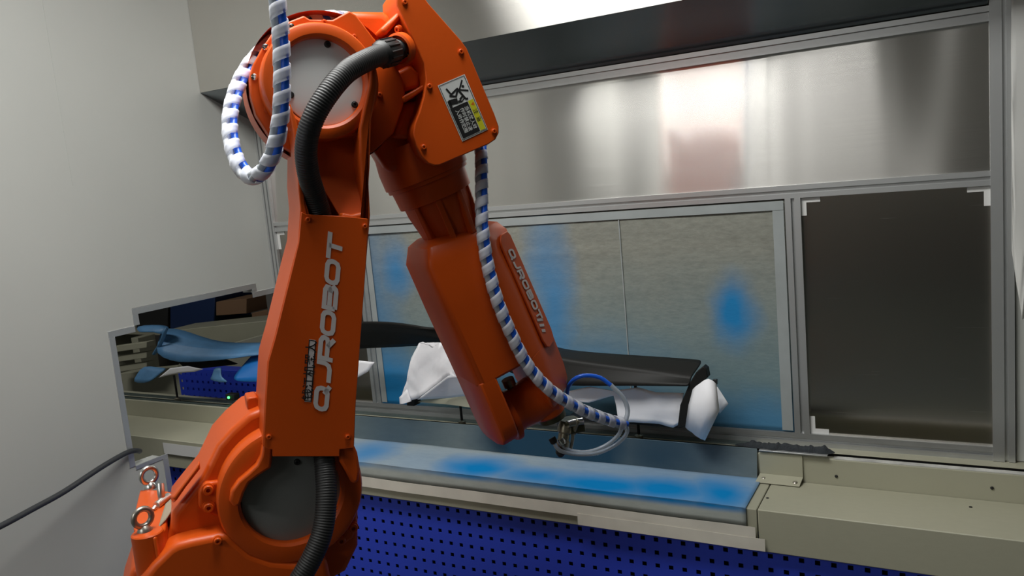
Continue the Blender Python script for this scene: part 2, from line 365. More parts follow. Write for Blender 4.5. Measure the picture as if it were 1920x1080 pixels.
box('seam', (xs_-.0015, YB+.0005, ZB1+.01), (xs_+.0015, YB+.0012, ZM0-.032), EDGE, filt, bevel=0)
# white tape on the panel corners
def corner(pt, sx, sz, label, a=.05, h=.05, t=.014):
    c = V(pt); y = YB+.009
    pts = [(c.x, y, c.z), (c.x+sx*a, y, c.z), (c.x+sx*a, y, c.z+sz*t), (c.x+sx*t, y, c.z+sz*t), (c.x+sx*t, y, c.z+sz*h), (c.x, y, c.z+sz*h)]
    tag(prism('corner_tape', pts, V((0, -.0008, 0)), WTAPE, bevel=0), label, 'tape')
corner((XM1, 0, ZM0), 1, -1, 'white corner tape at the top left of the dark brushed panel')
corner((XR0, 0, ZM0), -1, -1, 'white corner tape at the top right of the dark brushed panel')
corner((XM1, 0, ZB1), 1, 1, 'white corner tape at the bottom left of the dark brushed panel')
corner((XL+.041, 0, ZM0), 1, -1, 'white corner tape on the narrow panel beside the white wall', a=.04, h=.07)

# ---------------- conveyor bench
ZL, ZC, ZA = CAMZ-.796, CAMZ-.867, CAMZ-.977        # ledge, counter top, bottom of apron
YR, YF = 2.122, 1.916                               # riser, front edge
XS = -.440                                          # seam
cz = thing('conveyor_housing', (-1.1, 2.2, ZL), 'cream painted conveyor housing with a slot in its top, under the steel panels', 'conveyor')
ys0, ys1 = 2.144, 2.263; ZR = CAMZ-.831
bm = bmesh.new(); add_box(bm, (-5.5, YR, ZC-.05), (1.6, ys0, ZL)); from_bm('front_cover', bm, CREAM, cz, bevel=.004)
bm = bmesh.new(); add_box(bm, (-5.5, ys1, ZR-.004), (1.6, YB+.028, ZR)); from_bm('rear_cover', bm, CREAM, cz, bevel=.003)
box('edge_band', (-.285, YR+.001, ZL-.001), (1.6, ys0-.001, ZL+.0006), mat('worn_white_edge', (.55, .55, .52), .6, vary=.35, vscale=25), cz, bevel=0)
box('slot', (-5.5, ys0, ZC-.05), (1.6, YB+.02, ZC-.03), SLOT, cz, bevel=0)  # black filler: the shade inside the slot is put into its colour
box('slot', (-5.5, ys1+.012, ZC-.03), (1.6, YB+.02, ZR-.005), SLOT, cz, bevel=0)  # more black filler, added so no lit face shows through the gap
RAILM = sprayed('stained_shade_rail', (.10, .13, .12), [((-1.3, 2.2, ZL), (.5, .5, .2), .8), ((-.75, 2.2, ZL), (.4, .5, .2), .6), ((-1.75, 2.2, ZL), (.2, .5, .2), .6)], paint=(.01, .13, .28), rough=.4, metal=.4)
box('rail_cover', (-4.6, ys1+.001, ZR-.001), (-.52, YB-.004, ZR+.003), RAILM, cz, bevel=.002)  # overspray stains on the right; the dark left run stands in for shade
box('rail_lip', (-4.6, YR+.004, ZL), (-.6, ys0-.001, ZL+.004), RAILM, cz, bevel=.001)  # likewise darkened on the left in place of shade on the ledge
for p in ((1568, 893), (1860, 915)):
    lathe('screw', onY(p, YR-.001), (0, -1, 0), [(.004, 0), (.004, .001), (.0025, .0018), (0, .0018)], SCREW, cz, n=10)

CREAMT = sprayed('misted_cream_paint', (.41, .40, .30), [(tuple(onZ((1500, 930), ZC)), (.30, .4, .03), .75)], paint=(.27, .39, .34), rough=.45, grain=.03, bump=.02, wobble=(.1, .05, 0))
def counter(x0, x1, label, cm_=None):
    t = thing('counter_cover', ((x0+x1)/2, YF, ZA), label, 'counter')
    pr = [(YF, ZA), (YF, ZC), (YR-.001, ZC), (YR-.001, ZC-.006), (YF+.006, ZC-.006), (YF+.006, ZA)]
    prism('top_sheet', [(x0, y, z) for y, z in pr], V((x1-x0, 0, 0)), cm_ or CREAM, t, bevel=.0025)
    return t
counter(-5.5, XS-.001, 'cream metal counter left of the seam, mostly covered by a stained mat')
c2 = counter(XS+.001, 1.6, 'bare cream metal counter right of the seam', CREAMT)
for p in ((1820, 951), (1439, 934)):
    lathe('screw', onZ(p, ZC), (0, 0, 1), [(.004, 0), (.004, .001), (.0025, .0018), (0, .0018)], SCREW, c2, n=10)

# stained mat on the counter
def bz(p, r, s): c = onZ(p, ZC); return (tuple(c), r, s)
CMAT = sprayed('stained_counter_mat', (.42, .45, .42),
    [bz((690, 850), (.24, .26, .02), .75), bz((895, 878), (.30, .17, .02), 1), bz((1010, 894), (.34, .14, .02), .9), bz((1120, 910), (.42, .18, .02), 1), bz((1240, 920), (.36, .19, .02), 1), bz((1345, 928), (.24, .24, .02), 1), bz((790, 868), (.6, .3, .02), .3), bz((1200, 905), (.8, .35, .02), .5), bz((1395, 905), (.18, .3, .02), .5)],
    paint=(.003, .22, .56), grain=.10, gscale=40, bump=.2, rough=.95, wobble=(.12, .05, 0), gain=1.2)
mx0, mx1 = -2.36, XS-.026
bm = bmesh.new(); nx = 150; prof = [(YR-.006, ZC+.002)] + [(YR-.006-(YR-YF)*k/8, ZC+.002) for k in range(1, 9)] + [(YF-.004, ZC-.001), (YF-.005, ZC-.015), (YF-.005, ZC-.03), (YF-.005, ZC-.045)]
G = []
for i in range(nx+1):
    x = mx0+(mx1-mx0)*i/nx; row = []
    for k, (y, z) in enumerate(prof):
        a = noise.noise(V((x*6, y*8, z*5)))
        if k < 9: z += .0015+.0025*max(0, a)
        else: y -= .003*max(0, noise.noise(V((x*9, 3, z*12))))+.0005
        if k == len(prof)-1: z += .010*noise.noise(V((x*4, 9, 0)))
        row.append(bm.verts.new((x, y, z)))
    G.append(row)
for i in range(nx):
    for k in range(len(prof)-1): bm.faces.new((G[i][k], G[i+1][k], G[i+1][k+1], G[i][k+1]))
CMAT.node_tree.nodes['Principled BSDF'].inputs['Specular IOR Level'].default_value = .1
cm = from_bm('counter_mat', bm, CMAT); s = cm.modifiers.new('thickness', 'SOLIDIFY'); s.thickness = .0015; s.offset = 0
tag(cm, 'pale cloth mat with bright blue overspray covering the counter under the robot arm', 'mat')
def tape_strip(x0, x1, zt, zb, y, label, seed):
    bm = bmesh.new(); n = 70; R = []
    for i in range(n+1):
        x = x0+(x1-x0)*i/n; jit = .004*noise.noise(V((x*5, seed, 0)))
        bump_ = .003*max(0, noise.noise(V((x*14, seed*2.3, 1)))-.25)
        R.append([bm.verts.new((x, y-bump_*.4, zt+jit)), bm.verts.new((x, y-bump_*.5, (zt+zb)/2+jit)), bm.verts.new((x, y, zb+jit*.5))])
    for a, b in zip(R, R[1:]):
        for k in (0, 1): bm.faces.new((a[k], b[k], b[k+1], a[k+1]))
    o = from_bm('tape_strip', bm, TAPE, smooth=0); s = o.modifiers.new('thickness', 'SOLIDIFY'); s.thickness = .0006; tag(o, label, 'tape')
tape_strip(-2.36, XS-.004, ZC-.044, ZC-.078, YF-.009, 'long strip of beige masking tape along the front edge of the stained mat', 1)
tape_strip(-.93, XS+.018, ZC-.070, ZC-.103, YF-.0105, 'shorter lower strip of beige masking tape ending past the counter seam', 2)
TAPE = WTAPE
tape_strip(onY((311, 850), YF).x, -2.375, ZC-.012, ZC-.055, YF-.006, 'white tape on the counter front, left of the shoulder of the robot', 3)

# stainless guard strip with bracket
GST = sprayed('stained_guard', (.25, .30, .30), [((-1.08, YR-.02, ZL-.03), (.5, .5, .3), .95), ((-.75, YR-.02, ZL-.03), (.4, .5, .3), .6), ((-1.7, YR-.02, ZL-.02), (.5, .5, .3), .45)], paint=(.006, .045, .085), rough=.48, metal=.55, gain=1.5, grain=.2, gscale=14, bump=.05)
g = prism('steel_guard', [(-2.36, YR-.016, ZC+.004), (-2.36, YR-.003, ZL+.012), (-2.36, YR, ZL+.012), (-2.36, YR-.012, ZC+.004)], V((-.478+2.36, 0, 0)), GST, bevel=.0006)
tag(g, 'low stained steel guard strip standing behind the counter mat', 'guard')
br = thing('mounting_bracket', (-.415, YR-.01, ZC), 'cream angle bracket screwed to the counter at the end of the steel guard', 'bracket')
bx0, bx1 = onY((1424, 860), YR-.004).x, onY((1505, 870), YR-.004).x
prism('plate', [(bx0, YR-.003, ZC+.012), (bx0, YR-.003, ZL+.004), (bx0, YR-.006, ZL+.004), (bx0, YR-.006, ZC+.012)], V((bx1-bx0, 0, 0)), CREAM, br, bevel=.0008)
fa, fb_ = onZ((1428, 893), ZC+.003), onZ((1497, 916), ZC+.003)
prism('foot', [(bx0, YR-.003, ZC+.014), (bx1, YR-.003, ZC+.014), (bx1-.004, YR-.042, ZC+.002), (bx0-.006, YR-.042, ZC+.002)], V((0, 0, .002)), CREAM, br, bevel=.0006)
for p in ((1432, 898), (1491, 906)):
    lathe('screw', onZ(p, ZC+.006), (0, -.25, 1), [(.0065, 0), (.0065, .003), (.004, .005), (0, .005)], STEELB, br, n=12)
# strip and crumbled foam on the ledge
ep0, ep1 = onZ((1420, 848), ZL+.012), onZ((1550, 857), ZL+.012)
o = box('edge_strip', (ep0.x, YR-.012, ZL+.009), (ep1.x, YR+.02, ZL+.012), ALU, bevel=.0005); tag(o, 'thin bright metal strip under the crumbled black foam on the ledge', 'strip')
bm = bmesh.new(); n = 60; R = []
fx_0, fx_1 = onZ((1372, 838), ZL+.02).x, onZ((1562, 852), ZL+.02).x
for i in range(n+1):
    t = i/n; x = fx_0+(fx_1-fx_0)*t; k = min(1, t*6, (1-t)*14)
    hgt = (.010+.010*abs(noise.noise(V((x*60, 0, 0))))+.006*abs(noise.noise(V((x*150, 5, 0)))))*k+.001
    wd = (.014+.006*noise.noise(V((x*40, 7, 0))))*(.3+.7*k)
    c = V((x, YR+.012, ZL+.0125))
    R.append([bm.verts.new(c+V((0, wd*math.cos(a), max(0, hgt*math.sin(a))))) for a in [math.pi*j/7 for j in range(8)]])
for a, b in zip(R, R[1:]):
    for j in range(8): bm.faces.new((a[j], b[j], b[(j+1) % 8], a[(j+1) % 8]))
bm.faces.new(R[0]); bm.faces.new(R[-1][::-1])
tag(from_bm('foam_strip', bm, FOAM, smooth=30), 'crumbled black foam strip lying on the ledge at the end of the guard', 'foam')

# perforated blue cabinet front: real square holes
def perforated(name, x0, x1, z0, z1, y, pitch, hole, m, parent):
    bm = bmesh.new(); nx = int((x1-x0)/pitch); nz = int((z1-z0)/pitch)
    g0 = (pitch-hole)/2; xs = []; zs = []
    for i in range(nx): xs += [x0+i*pitch, x0+i*pitch+g0, x0+i*pitch+g0+hole]
    xs.append(x0+nx*pitch)
    for j in range(nz): zs += [z1-j*pitch, z1-j*pitch-g0, z1-j*pitch-g0-hole]
    zs.append(z1-nz*pitch)
    P = [[bm.verts.new((x, y, z)) for x in xs] for z in zs]
    for j in range(len(zs)-1):
        for i in range(len(xs)-1):
            if i % 3 == 1 and j % 3 == 1: continue
            bm.faces.new((P[j][i], P[j][i+1], P[j+1][i+1], P[j+1][i]))
    o = from_bm(name, bm, m, parent, smooth=0); s = o.modifiers.new('thickness', 'SOLIDIFY'); s.thickness = .0025; s.offset = -1
    return o
pc = thing('perforated_cabinet', (-.5, 1.96, 0), 'blue perforated metal cabinet front below the cream counter', 'cabinet')
perforated('perforated_panel', -3.4, 1.4, .02, ZA-.004, 1.945, .0375, .0125, BLUEP, pc)
box('backing', (-3.4, 1.975, 0), (1.42, 2.0, ZA-.002), DARK, pc, bevel=0)
box('top_flange', (-3.4, 1.94, ZA-.004), (1.42, 2.0, ZA+.012), BLUEP, pc, bevel=.001)

# ================================================================== NEXT ROOM (seen through the opening)
rc = thing('return_conveyor', (-3.4, 2.9, 0), 'cream return conveyor housing behind the blue trim, seen through the wall opening', 'conveyor')
def RQ(pts, Y): return [onY(p, Y) for p in pts]
prism('long_cover', RQ([(300, 622), (510, 600), (512, 640), (310, 668)], 2.95), V((0, .25, 0)), CREAM, rc, bevel=.004)
prism('inner_cover', RQ([(225, 700), (330, 690), (345, 668), (512, 622), (512, 760), (225, 775)], 2.75), V((0, .1, 0)), CREAM, rc, bevel=.004)
for k in range(3):
    y = 645+k*19
    prism('slat', RQ([(205, y+6), (275, y-4), (275, y+7), (205, y+17)], 2.6+.02*k), V((0, .05, 0)), CREAM, rc, bevel=.002)
for x_ in (-4.3, -3.0): box('leg', (x_, 2.98, 0), (x_+.06, 3.10, onY((400, 640), 2.95).z), CREAM, rc, bevel=.003)
bc = thing('blue_cabinet', (-3.0, 2.5, 0), 'dark blue cabinet beyond the wall opening, below the return conveyor', 'cabinet')
zc_ = onY((420, 697), 2.52).z; xc_ = onY((338, 720), 2.52).x
perforated('perforated_panel', xc_, -2.5, zc_-.30, zc_, 2.52, .0375, .0125, BLUEP, bc)
box('cabinet_body', (xc_, 2.55, zc_-.32), (-2.5, 2.62, zc_), BLUEP, bc, bevel=.003)
yl_ = onZ((430, 751), ZL).y; lc_ = onZ((430, 751), ZL)
il = thing('indicator_box', lc_, 'small dark sensor box with a lit green light on the conveyor ledge', 'sensor')
box('housing', (lc_.x-.02, yl_, ZL), (lc_.x+.03, yl_+.03, ZL+.026), SLOT, il, bevel=.002)
o = lathe('indicator_lamp', V((lc_.x, yl_, ZL+.013)), (0, -1, 0), [(.0055, 0), (.0055, .003), (.003, .006), (0, .0065)], mat('green_lamp', (.1, .8, .15), .4, emit=(.08, 1, .2)), il, n=12)
o['label'] = 'lit green indicator light'
cr = prism('crate', RQ([(318, 566), (402, 548), (400, 606), (318, 612)], 3.3), V((-.0, .3, 0)), CRATE, bevel=.006); tag(cr, 'dark blue plastic crate behind the return conveyor', 'crate')
o = prism('crate', RQ([(255, 575), (314, 567), (314, 613), (255, 615)], 3.3), V((0, .3, 0)), SLOT, bevel=.006); tag(o, 'black crate left of the dark blue crate behind the opening', 'crate')
o = prism('carton', RQ([(405, 566), (462, 560), (462, 588), (405, 592)], 3.3), V((0, .25, 0)), CARD, bevel=.003); tag(o, 'brown cardboard carton right of the dark blue crate', 'carton')
o = prism('carton', RQ([(405, 594), (460, 590), (460, 606), (405, 608)], 3.3), V((0, .25, 0)), GREENS, bevel=.003); tag(o, 'green carton below the brown one behind the opening', 'carton')
o = prism('carton', RQ([(470, 572), (500, 566), (500, 602), (470, 605)], 3.3), V((0, .2, 0)), CARD, bevel=.003); tag(o, 'brown carton at the right edge of the wall opening', 'carton')
zs_ = onY((255, 616), 3.3).z
sh = thing('shelf', (-4.3, 3.45, 0), 'cream shelf carrying the crates and cartons beyond the wall opening', 'shelf')
box('board', (-5.4, 3.27, zs_-.035), (-2.9, 3.75, zs_-.002), CREAM, sh, bevel=.003)
for x_ in (-5.3, -3.05): box('leg', (x_, 3.3, 0), (x_+.05, 3.7, zs_-.035), CREAM, sh, bevel=.003)
def drop(o):                                     # let a box stand on the shelf board
    lo = min((o.matrix_world @ V(v.co)).z for v in o.data.vertices); o.data.transform(Matrix.Translation((0, 0, zs_-lo)))
for o_ in list(COL.objects):
    if o_.name in ('crate', 'crate.001', 'carton.001', 'carton.002'): drop(o_)

# blue sprayed trim on the conveyor
bt = thing('blue_trim_part', onY((380, 700), 2.2), 'plastic car trim part sprayed blue, seen through the wall opening', 'car part')
def surf(name, rows, m, parent, th=.004, sub=1, smooth=50):
    bm = bmesh.new(); G = [[bm.verts.new(p) for p in r] for r in rows]
    for a, b in zip(G, G[1:]):
        for i in range(len(a)-1): bm.faces.new((a[i], a[i+1], b[i+1], b[i]))
    o = from_bm(name, bm, m, parent, smooth=smooth)
    if sub: sd = o.modifiers.new('sub', 'SUBSURF'); sd.levels = sub; sd.render_levels = sub
    s = o.modifiers.new('thickness', 'SOLIDIFY'); s.thickness = th; s.offset = 0; return o
top = [(302, 616), (330, 616), (352, 622), (400, 640), (440, 644), (492, 643), (530, 642)]
mid = [(298, 640), (325, 645), (350, 650), (400, 655), (440, 656), (485, 655), (530, 655)]
low = [(290, 664), (320, 677), (347, 680), (400, 676), (455, 670), (480, 664), (530, 668)]
surf('shell', [RQ(top, 2.30), RQ(mid, 2.22), RQ(low, 2.18)], BLUETRIM, bt, sub=1, smooth=30)
surf('hook', [RQ([(255, 612), (285, 609), (318, 611)], 2.24), RQ([(258, 620), (285, 616), (316, 617)], 2.21), RQ([(262, 624), (290, 621), (304, 630)], 2.2)], BLUETRIM, bt, sub=1)
surf('arm', [RQ([(316, 611), (312, 630), (300, 655), (290, 668)], 2.21), RQ([(306, 616), (303, 632), (292, 655), (283, 664)], 2.2)], BLUETRIM, bt, sub=1)
surf('lower_flap', [RQ([(268, 684), (300, 690), (316, 690)], 2.19), RQ([(258, 702), (285, 706), (300, 700)], 2.17), RQ([(247, 717), (270, 720), (288, 712)], 2.16)], BLUETRIM, bt, sub=1)
prism('underside', RQ([(330, 676), (420, 676), (440, 684), (350, 694)], 2.25), V((0, .02, 0)), BLACKP, bt, bevel=.002)
sheet('torn_masking', RQ([(298, 708), (320, 690), (352, 686), (382, 692), (365, 697), (340, 699), (318, 703)], 2.17), PAPER, bt, amp=.004, cuts=2)
b2 = thing('blue_trim_part', onY((470, 720), 2.15), 'bright blue curved trim part beside the robot arm, right end of the opening', 'car part')
surf('shell', [RQ([(470, 668), (490, 655), (530, 650)], 2.26), RQ([(448, 695), (475, 680), (530, 672)], 2.18), RQ([(432, 714), (462, 716), (530, 716)], 2.14)], mat('bright_blue_plastic', (.012, .16, .50), .4), b2, sub=2)
surf('bracket', [RQ([(400, 690), (412, 688), (416, 690)], 2.2), RQ([(400, 706), (405, 702), (412, 708)], 2.19), RQ([(390, 712), (415, 718), (432, 716)], 2.18)], BLUETRIM, b2, sub=1)
def spindle(x, ztop, label):
    t = thing('spindle', (x, 2.2, ZC-.03), label, 'spindle', None)
    c = V((x, 2.2, ZC-.03))
    lathe('post', c, (0, 0, 1), [(0, 0), (.0045, 0), (.0045, ztop-c.z), (0, ztop-c.z)], SCREW, t, n=12)
    lathe('collar', c+V((0, 0, .085)), (0, 0, 1), [(0, 0), (.013, 0), (.013, .01), (.006, .014), (0, .014)], BRASSY, t, n=16)
spindle(onY((313, 745), 2.15).x, CAMZ-.70, 'thin spindle holding the blue trim part on the conveyor')
spindle(onY((474, 745), 2.15).x, CAMZ-.72, 'spindle under the bright blue curved part')

# ================================================================== BLACK CAR TRIM
tr = thing('black_trim_part', onY((1000, 760), 2.15), 'long black plastic car trim lying behind the forearm on the conveyor', 'car part')
topp = [(1318, 677), (1312, 676), (1250, 671), (1150, 665), (1060, 658), (1035, 648), (960, 633), (900, 627), (840, 621), (800, 614), (740, 604), (685, 603), (600, 607)]
fold = [(1296, 706), (1290, 706), (1235, 697), (1150, 686), (1060, 674), (1035, 668), (960, 655), (900, 646), (840, 636), (800, 628), (740, 619), (685, 619), (600, 622)]
lowr = [(1292, 723), (1286, 723), (1240, 723), (1150, 723), (1070, 724), (1035, 720), (960, 702), (900, 672), (840, 650), (800, 646), (740, 650), (685, 652), (600, 656)]
ty = [2.20]*5+[2.20, 2.19, 2.17, 2.13, 2.11, 2.10, 2.10, 2.10]; fy = [2.12]*5+[2.12, 2.12, 2.12, 2.13, 2.13, 2.13, 2.13, 2.13]; ly = [2.09]*5+[2.10, 2.11, 2.14, 2.17, 2.19, 2.20, 2.20, 2.20]
surf('shell', [[onY(p, y) for p, y in zip(topp, ty)], [onY(p, y-.006) for p, y in zip(fold, fy)], [onY((p[0], p[1]+3), y) for p, y in zip(fold, fy)], [onY(p, y) for p, y in zip(lowr, ly)]], BLACKP, tr, sub=2, th=.005)
for k in range(3):
    surf('rib', [[onY((x, 607+8*k+(x-690)*.06+3*k), 2.115+.025*k) for x in (660, 740, 820)], [onY((x, 611+8*k+(x-690)*.06+3*k), 2.11+.025*k) for x in (660, 740, 820)]], BLACKP, tr, sub=0, th=.003)
prism('end_flange', [onY(p, 2.10) for p in [(1292, 720), (1305, 698), (1318, 687), (1324, 692), (1327, 708), (1306, 724), (1296, 745), (1286, 800), (1270, 803), (1275, 760)]], V((0, .03, 0)), BLACKP, tr, bevel=.002)
prism('lower_ledge', [onY(p, 2.13) for p in [(1062, 790), (1140, 792), (1275, 803), (1275, 796), (1140, 785), (1062, 782)]], V((0, .05, 0)), BLACKP, tr, bevel=.002)
prism('clip', [onY(p, 2.10) for p in [(1336, 712), (1344, 712), (1344, 722), (1338, 722)]], V((0, .01, 0)), SCREW, tr, bevel=.001)
prism('foot', [onY(p, 2.11) for p in [(761, 748), (778, 748), (776, 762), (763, 761)]], V((0, .04, 0)), BLACKP, tr, bevel=.002)
spindle(onY((840, 720), 2.14).x, CAMZ-.60, 'spindle standing behind the large paper under the black trim')
spindle(onY((1180, 760), 2.14).x, CAMZ-.62, 'spindle behind the long paper strip under the black trim')
def paper(pts, Y, label, amp=.006, seed=0, dY=None, cuts=3, freq=9):
    P = [onY(p, Y+(dY[i] if dY else 0)) for i, p in enumerate(pts)]
    return tag(sheet('masking_paper', P, PAPER, amp=amp, seed=seed, cuts=cuts, freq=freq), label, 'paper')
paper([(786, 643), (793, 641), (803, 646), (810, 652), (828, 642), (847, 636), (880, 690), (896, 722), (850, 702), (840, 705), (782, 748), (763, 752), (752, 745), (763, 713), (771, 671)], 2.085, 'large white sheet of paper taped to the trim, left of the forearm', seed=1, amp=.012, freq=11)
paper([(782, 749), (840, 705), (850, 703), (900, 726), (905, 738), (840, 746)], 2.075, 'shaded folded flap below the large white paper', seed=2, dY=[0, -.01, -.01, .03, .04, .04], amp=.004)
paper([(749, 745), (763, 730), (772, 752), (757, 757), (750, 758)], 2.08, 'small torn paper corner at the lower left of the large sheet', seed=3, cuts=2, amp=.003)
o = prism('cream_board', [onY(p, 2.12) for p in [(782, 754), (895, 741), (915, 755), (905, 768), (843, 759)]], V((0, .03, .0)), CREAM, bevel=.001); tag(o, 'cream board under the large white paper, beside the forearm', 'board')
paper([(640, 680), (673, 676), (702, 679), (690, 697), (672, 707), (640, 715)], 2.09, 'small white paper peeking out right of the lower arm', seed=4, cuts=2)
paper([(888, 771), (899, 754), (925, 760), (932, 804), (927, 811), (915, 804)], 2.06, 'narrow white paper end hanging below the forearm', seed=5, cuts=2, dY=[0, .02, .02, 0, 0, 0])
paper([(1060, 735), (1105, 725), (1150, 733), (1195, 727), (1230, 735), (1282, 737), (1272, 797), (1262, 802), (1235, 795), (1160, 790), (1155, 760), (1150, 742), (1105, 755), (1060, 752)], 2.125, 'long white paper strip inside the black trim, right of the gun', seed=6, amp=.008)
o = surf('masking_paper', [[onY((1299, 730), 2.10), onY((1291, 760), 2.10), onY((1285, 801), 2.10)], [onY((1305, 724), 2.08), onY((1297, 762), 2.075), onY((1290, 806), 2.085)], [onY((1312, 719), 2.065), onY((1306, 765), 2.06), onY((1298, 811), 2.072)], [onY((1320, 713), 2.058), onY((1316, 765), 2.05), onY((1303, 816), 2.064)],
    [onY((1328, 710), 2.055), onY((1328, 765), 2.045), onY((1309, 820), 2.06)], [onY((1337, 714), 2.057), onY((1340, 766), 2.048), onY((1314, 823), 2.062)], [onY((1343, 720), 2.065), onY((1349, 770), 2.06), onY((1322, 826), 2.066)]], PAPER, None, th=.0008, sub=0, smooth=80)
tag(o, 'grey-white paper wrapped round the right end of the black trim', 'paper')
paper([(1340, 717), (1366, 757), (1349, 776), (1344, 740)], 2.105, 'small white paper corner sticking out behind the right-end paper', seed=8, cuts=2, amp=.002)

# ================================================================== ROBOT
AZ = math.radians(52)
U = V((math.cos(AZ), math.sin(AZ), 0)); N = V((math.sin(AZ), -math.cos(AZ), 0)); UP = V((0, 0, 1))
P0 = EYE + ray(560, 500)*1.40
def RP(x, y, n=0.0):
    d = ray(x, y); return EYE + d*((P0 + N*n - EYE).dot(N)/d.dot(N))
def RPs(pts, n=0.0): return [RP(x, y, n) for x, y in pts]
J2 = RP(549, 932, -.03); J3 = RP(604, 154, -.03)
J1 = RP(440, 1075, -.16); base = V((J1.x, J1.y, 0))
rb = thing('robot_arm', base, 'large orange industrial robot arm reaching over the counter, with warning label and grey lettering', 'robot')
def bolt(p, r, axis=N, name='bolt', m=ORANGE, parent=None, h=None):
    h = h or r*.9
    return lathe(name, p, axis, [(r*1.25, -.004), (r*1.25, h*.25), (r, h*.3), (r, h*.85), (r*.85, h), (r*.45, h), (r*.45, h*.45), (0, h*.45)], m, parent or rb, n=16)

# ---- lower arm (link from shoulder to elbow)
sil = [(493, 838), (496, 759), (501, 679), (515, 630), (547, 500), (559, 455), (563, 392), (559, 346), (560, 290), (552, 235), (548, 200)]
silr = [(700, 190), (695, 230), (694, 315), (692, 344), (695, 403), (687, 500), (668, 759), (665, 838)]
la = prismF('lower_arm', [(487, 862), (490, 850)] + sil + silr + [(668, 860), (560, 890)], -.004, -.065, -.150, ORANGE, rb, bevel=.006, seg=3)
# the two raised side rims of the channel
rimL = [(493, 838), (496, 759), (501, 679), (515, 630), (547, 500), (559, 455), (563, 392), (559, 346), (557, 290), (548, 235), (540, 195)]
rimLi = [(545, 195), (560, 240), (566, 290), (567, 340), (573, 385), (578, 410), (575, 455), (563, 505), (532, 635), (519, 682), (514, 760), (512, 838)]
prismF('side_rim', rimL + rimLi, -.004, -.004, -.075, ORANGE, la, bevel=.005, seg=3)
rimR = [(706, 120), (708, 160), (704, 190), (697, 225), (694, 315), (692, 344), (695, 403), (687, 500), (668, 759), (664, 838)]
rimRi = [(634, 838), (640, 759), (658, 500), (664, 420), (685, 408), (677, 345), (674, 300), (674, 240), (682, 200), (692, 160), (696, 125)]
loft('channel_floor', [[RP(572, 262, -.060), RP(676, 254, -.060), RP(676, 254, -.076), RP(572, 262, -.076)], [RP(590, 330, -.050), RP(677, 330, -.046), RP(677, 330, -.076), RP(590, 330, -.076)], [RP(616, 372, -.046), RP(679, 372, -.026), RP(679, 372, -.076), RP(616, 372, -.076)], [RP(636, 406, -.030), RP(682, 408, -.010), RP(682, 408, -.076), RP(636, 406, -.076)]], ORANGE, la, bevel=.002)
prismF('side_rim', rimR + rimRi, -.004, -.004, -.075, ORANGE, la, bevel=.005, seg=3)
# cross wall above the lower cover and the sloped cradle under the elbow disc
prismF('cross_wall', [(640, 398), (660, 402), (678, 398), (690, 390), (690, 416), (640, 416)], -.006, -.006, -.075, ORANGE, la, bevel=.006, seg=3)
loft('cradle', [RPs([(552, 235), (690, 228), (690, 262), (556, 262)], -.075), RPs([(556, 236), (686, 234), (686, 255), (560, 255)], -.028)], ORANGE, la, bevel=.008, seg=3)
# cover plate with lettering
cov = prism('cover_plate', RPs([(495, 840), (498, 759), (503, 679), (517, 630), (549, 500), (560, 455), (565, 397), (575, 402), (640, 405), (690, 410), (686, 500), (667, 759), (664, 840), (637, 843), (637, 856), (511, 856), (511, 843)], 0), N*-.004, ORANGE, rb, bevel=.0012)
prismF('neck_side', [(493, 834), (512, 834), (510, 868), (508, 878), (485, 893), (468, 906), (458, 925), (451, 948), (440, 952), (431, 942), (433, 922), (447, 902), (465, 887), (481, 872), (489, 856)], -.010, -.010, -.075, ORANGE, la, bevel=.006, seg=3)
prismF('neck_side', [(638, 834), (664, 834), (671, 850), (676, 880), (673, 905), (660, 908), (650, 888), (637, 866)], -.010, -.010, -.075, ORANGE, la, bevel=.006, seg=3)
for x, y in ((577, 412), (684, 424), (504, 819), (652, 819)): bolt(RP(x, y, .0005), .0042, parent=cov, name='screw')
for x, y in ((614, 561), (660, 671)): pass

# hubs (rings) and grey discs
def dist(a, b, n): return (RP(*a, n)-RP(*b, n)).length
r3o, r3i = dist((600, 154), (706, 154), -.03), dist((607, 152), (685, 152), -.05)
hubprof = lambda ro, ri, n0, n1, deep: [(ro, n0), (ro, n1-.008), (ro-.003, n1-.003), (ro-.010, n1), (ri+.006, n1), (ri+.001, n1-.004), (ri, n1-.008), (ri, n1-deep)]
lathe('elbow_hub', RP(601, 155, -.03), N, hubprof(r3o, r3i, -.09, .018, .03), ORANGE, la, n=72)
lathe('elbow_disc', RP(607, 152, -.03), N, [(0, -.03), (r3i+.001, -.03), (r3i+.001, -.004), (r3i-.001, -.003), (0, -.003)], PLATE, la, n=72)
r2o, r2i = dist((545, 925), (678, 925), -.06), dist((550, 933), (640, 933), -.05)
lathe('shoulder_hub', RP(548, 928, -.03), N, hubprof(r2o*.965, r2i, -.12, .004, .03), ORANGE, la, n=80)
lathe('shoulder_disc', RP(551, 932, -.04), N, [(0, -.03), (r2i+.002, -.03), (r2i+.002, -.003), (r2i, -.002), (0, -.002)], mat('disc_plate_shaded', (.26, .27, .26), .4, .2), la, n=80)  # darker copy of the disc plate, its shade put into the colour
for x, y in ((614, 83), (665, 196), (545, 178)): bolt(RP(x, y, -.032), .0048, parent=la, name='disc_screw', m=SCREW, h=.004)
bolt(RP(557, 866, -.042), .0048, parent=la, name='disc_screw', m=SCREW, h=.004)

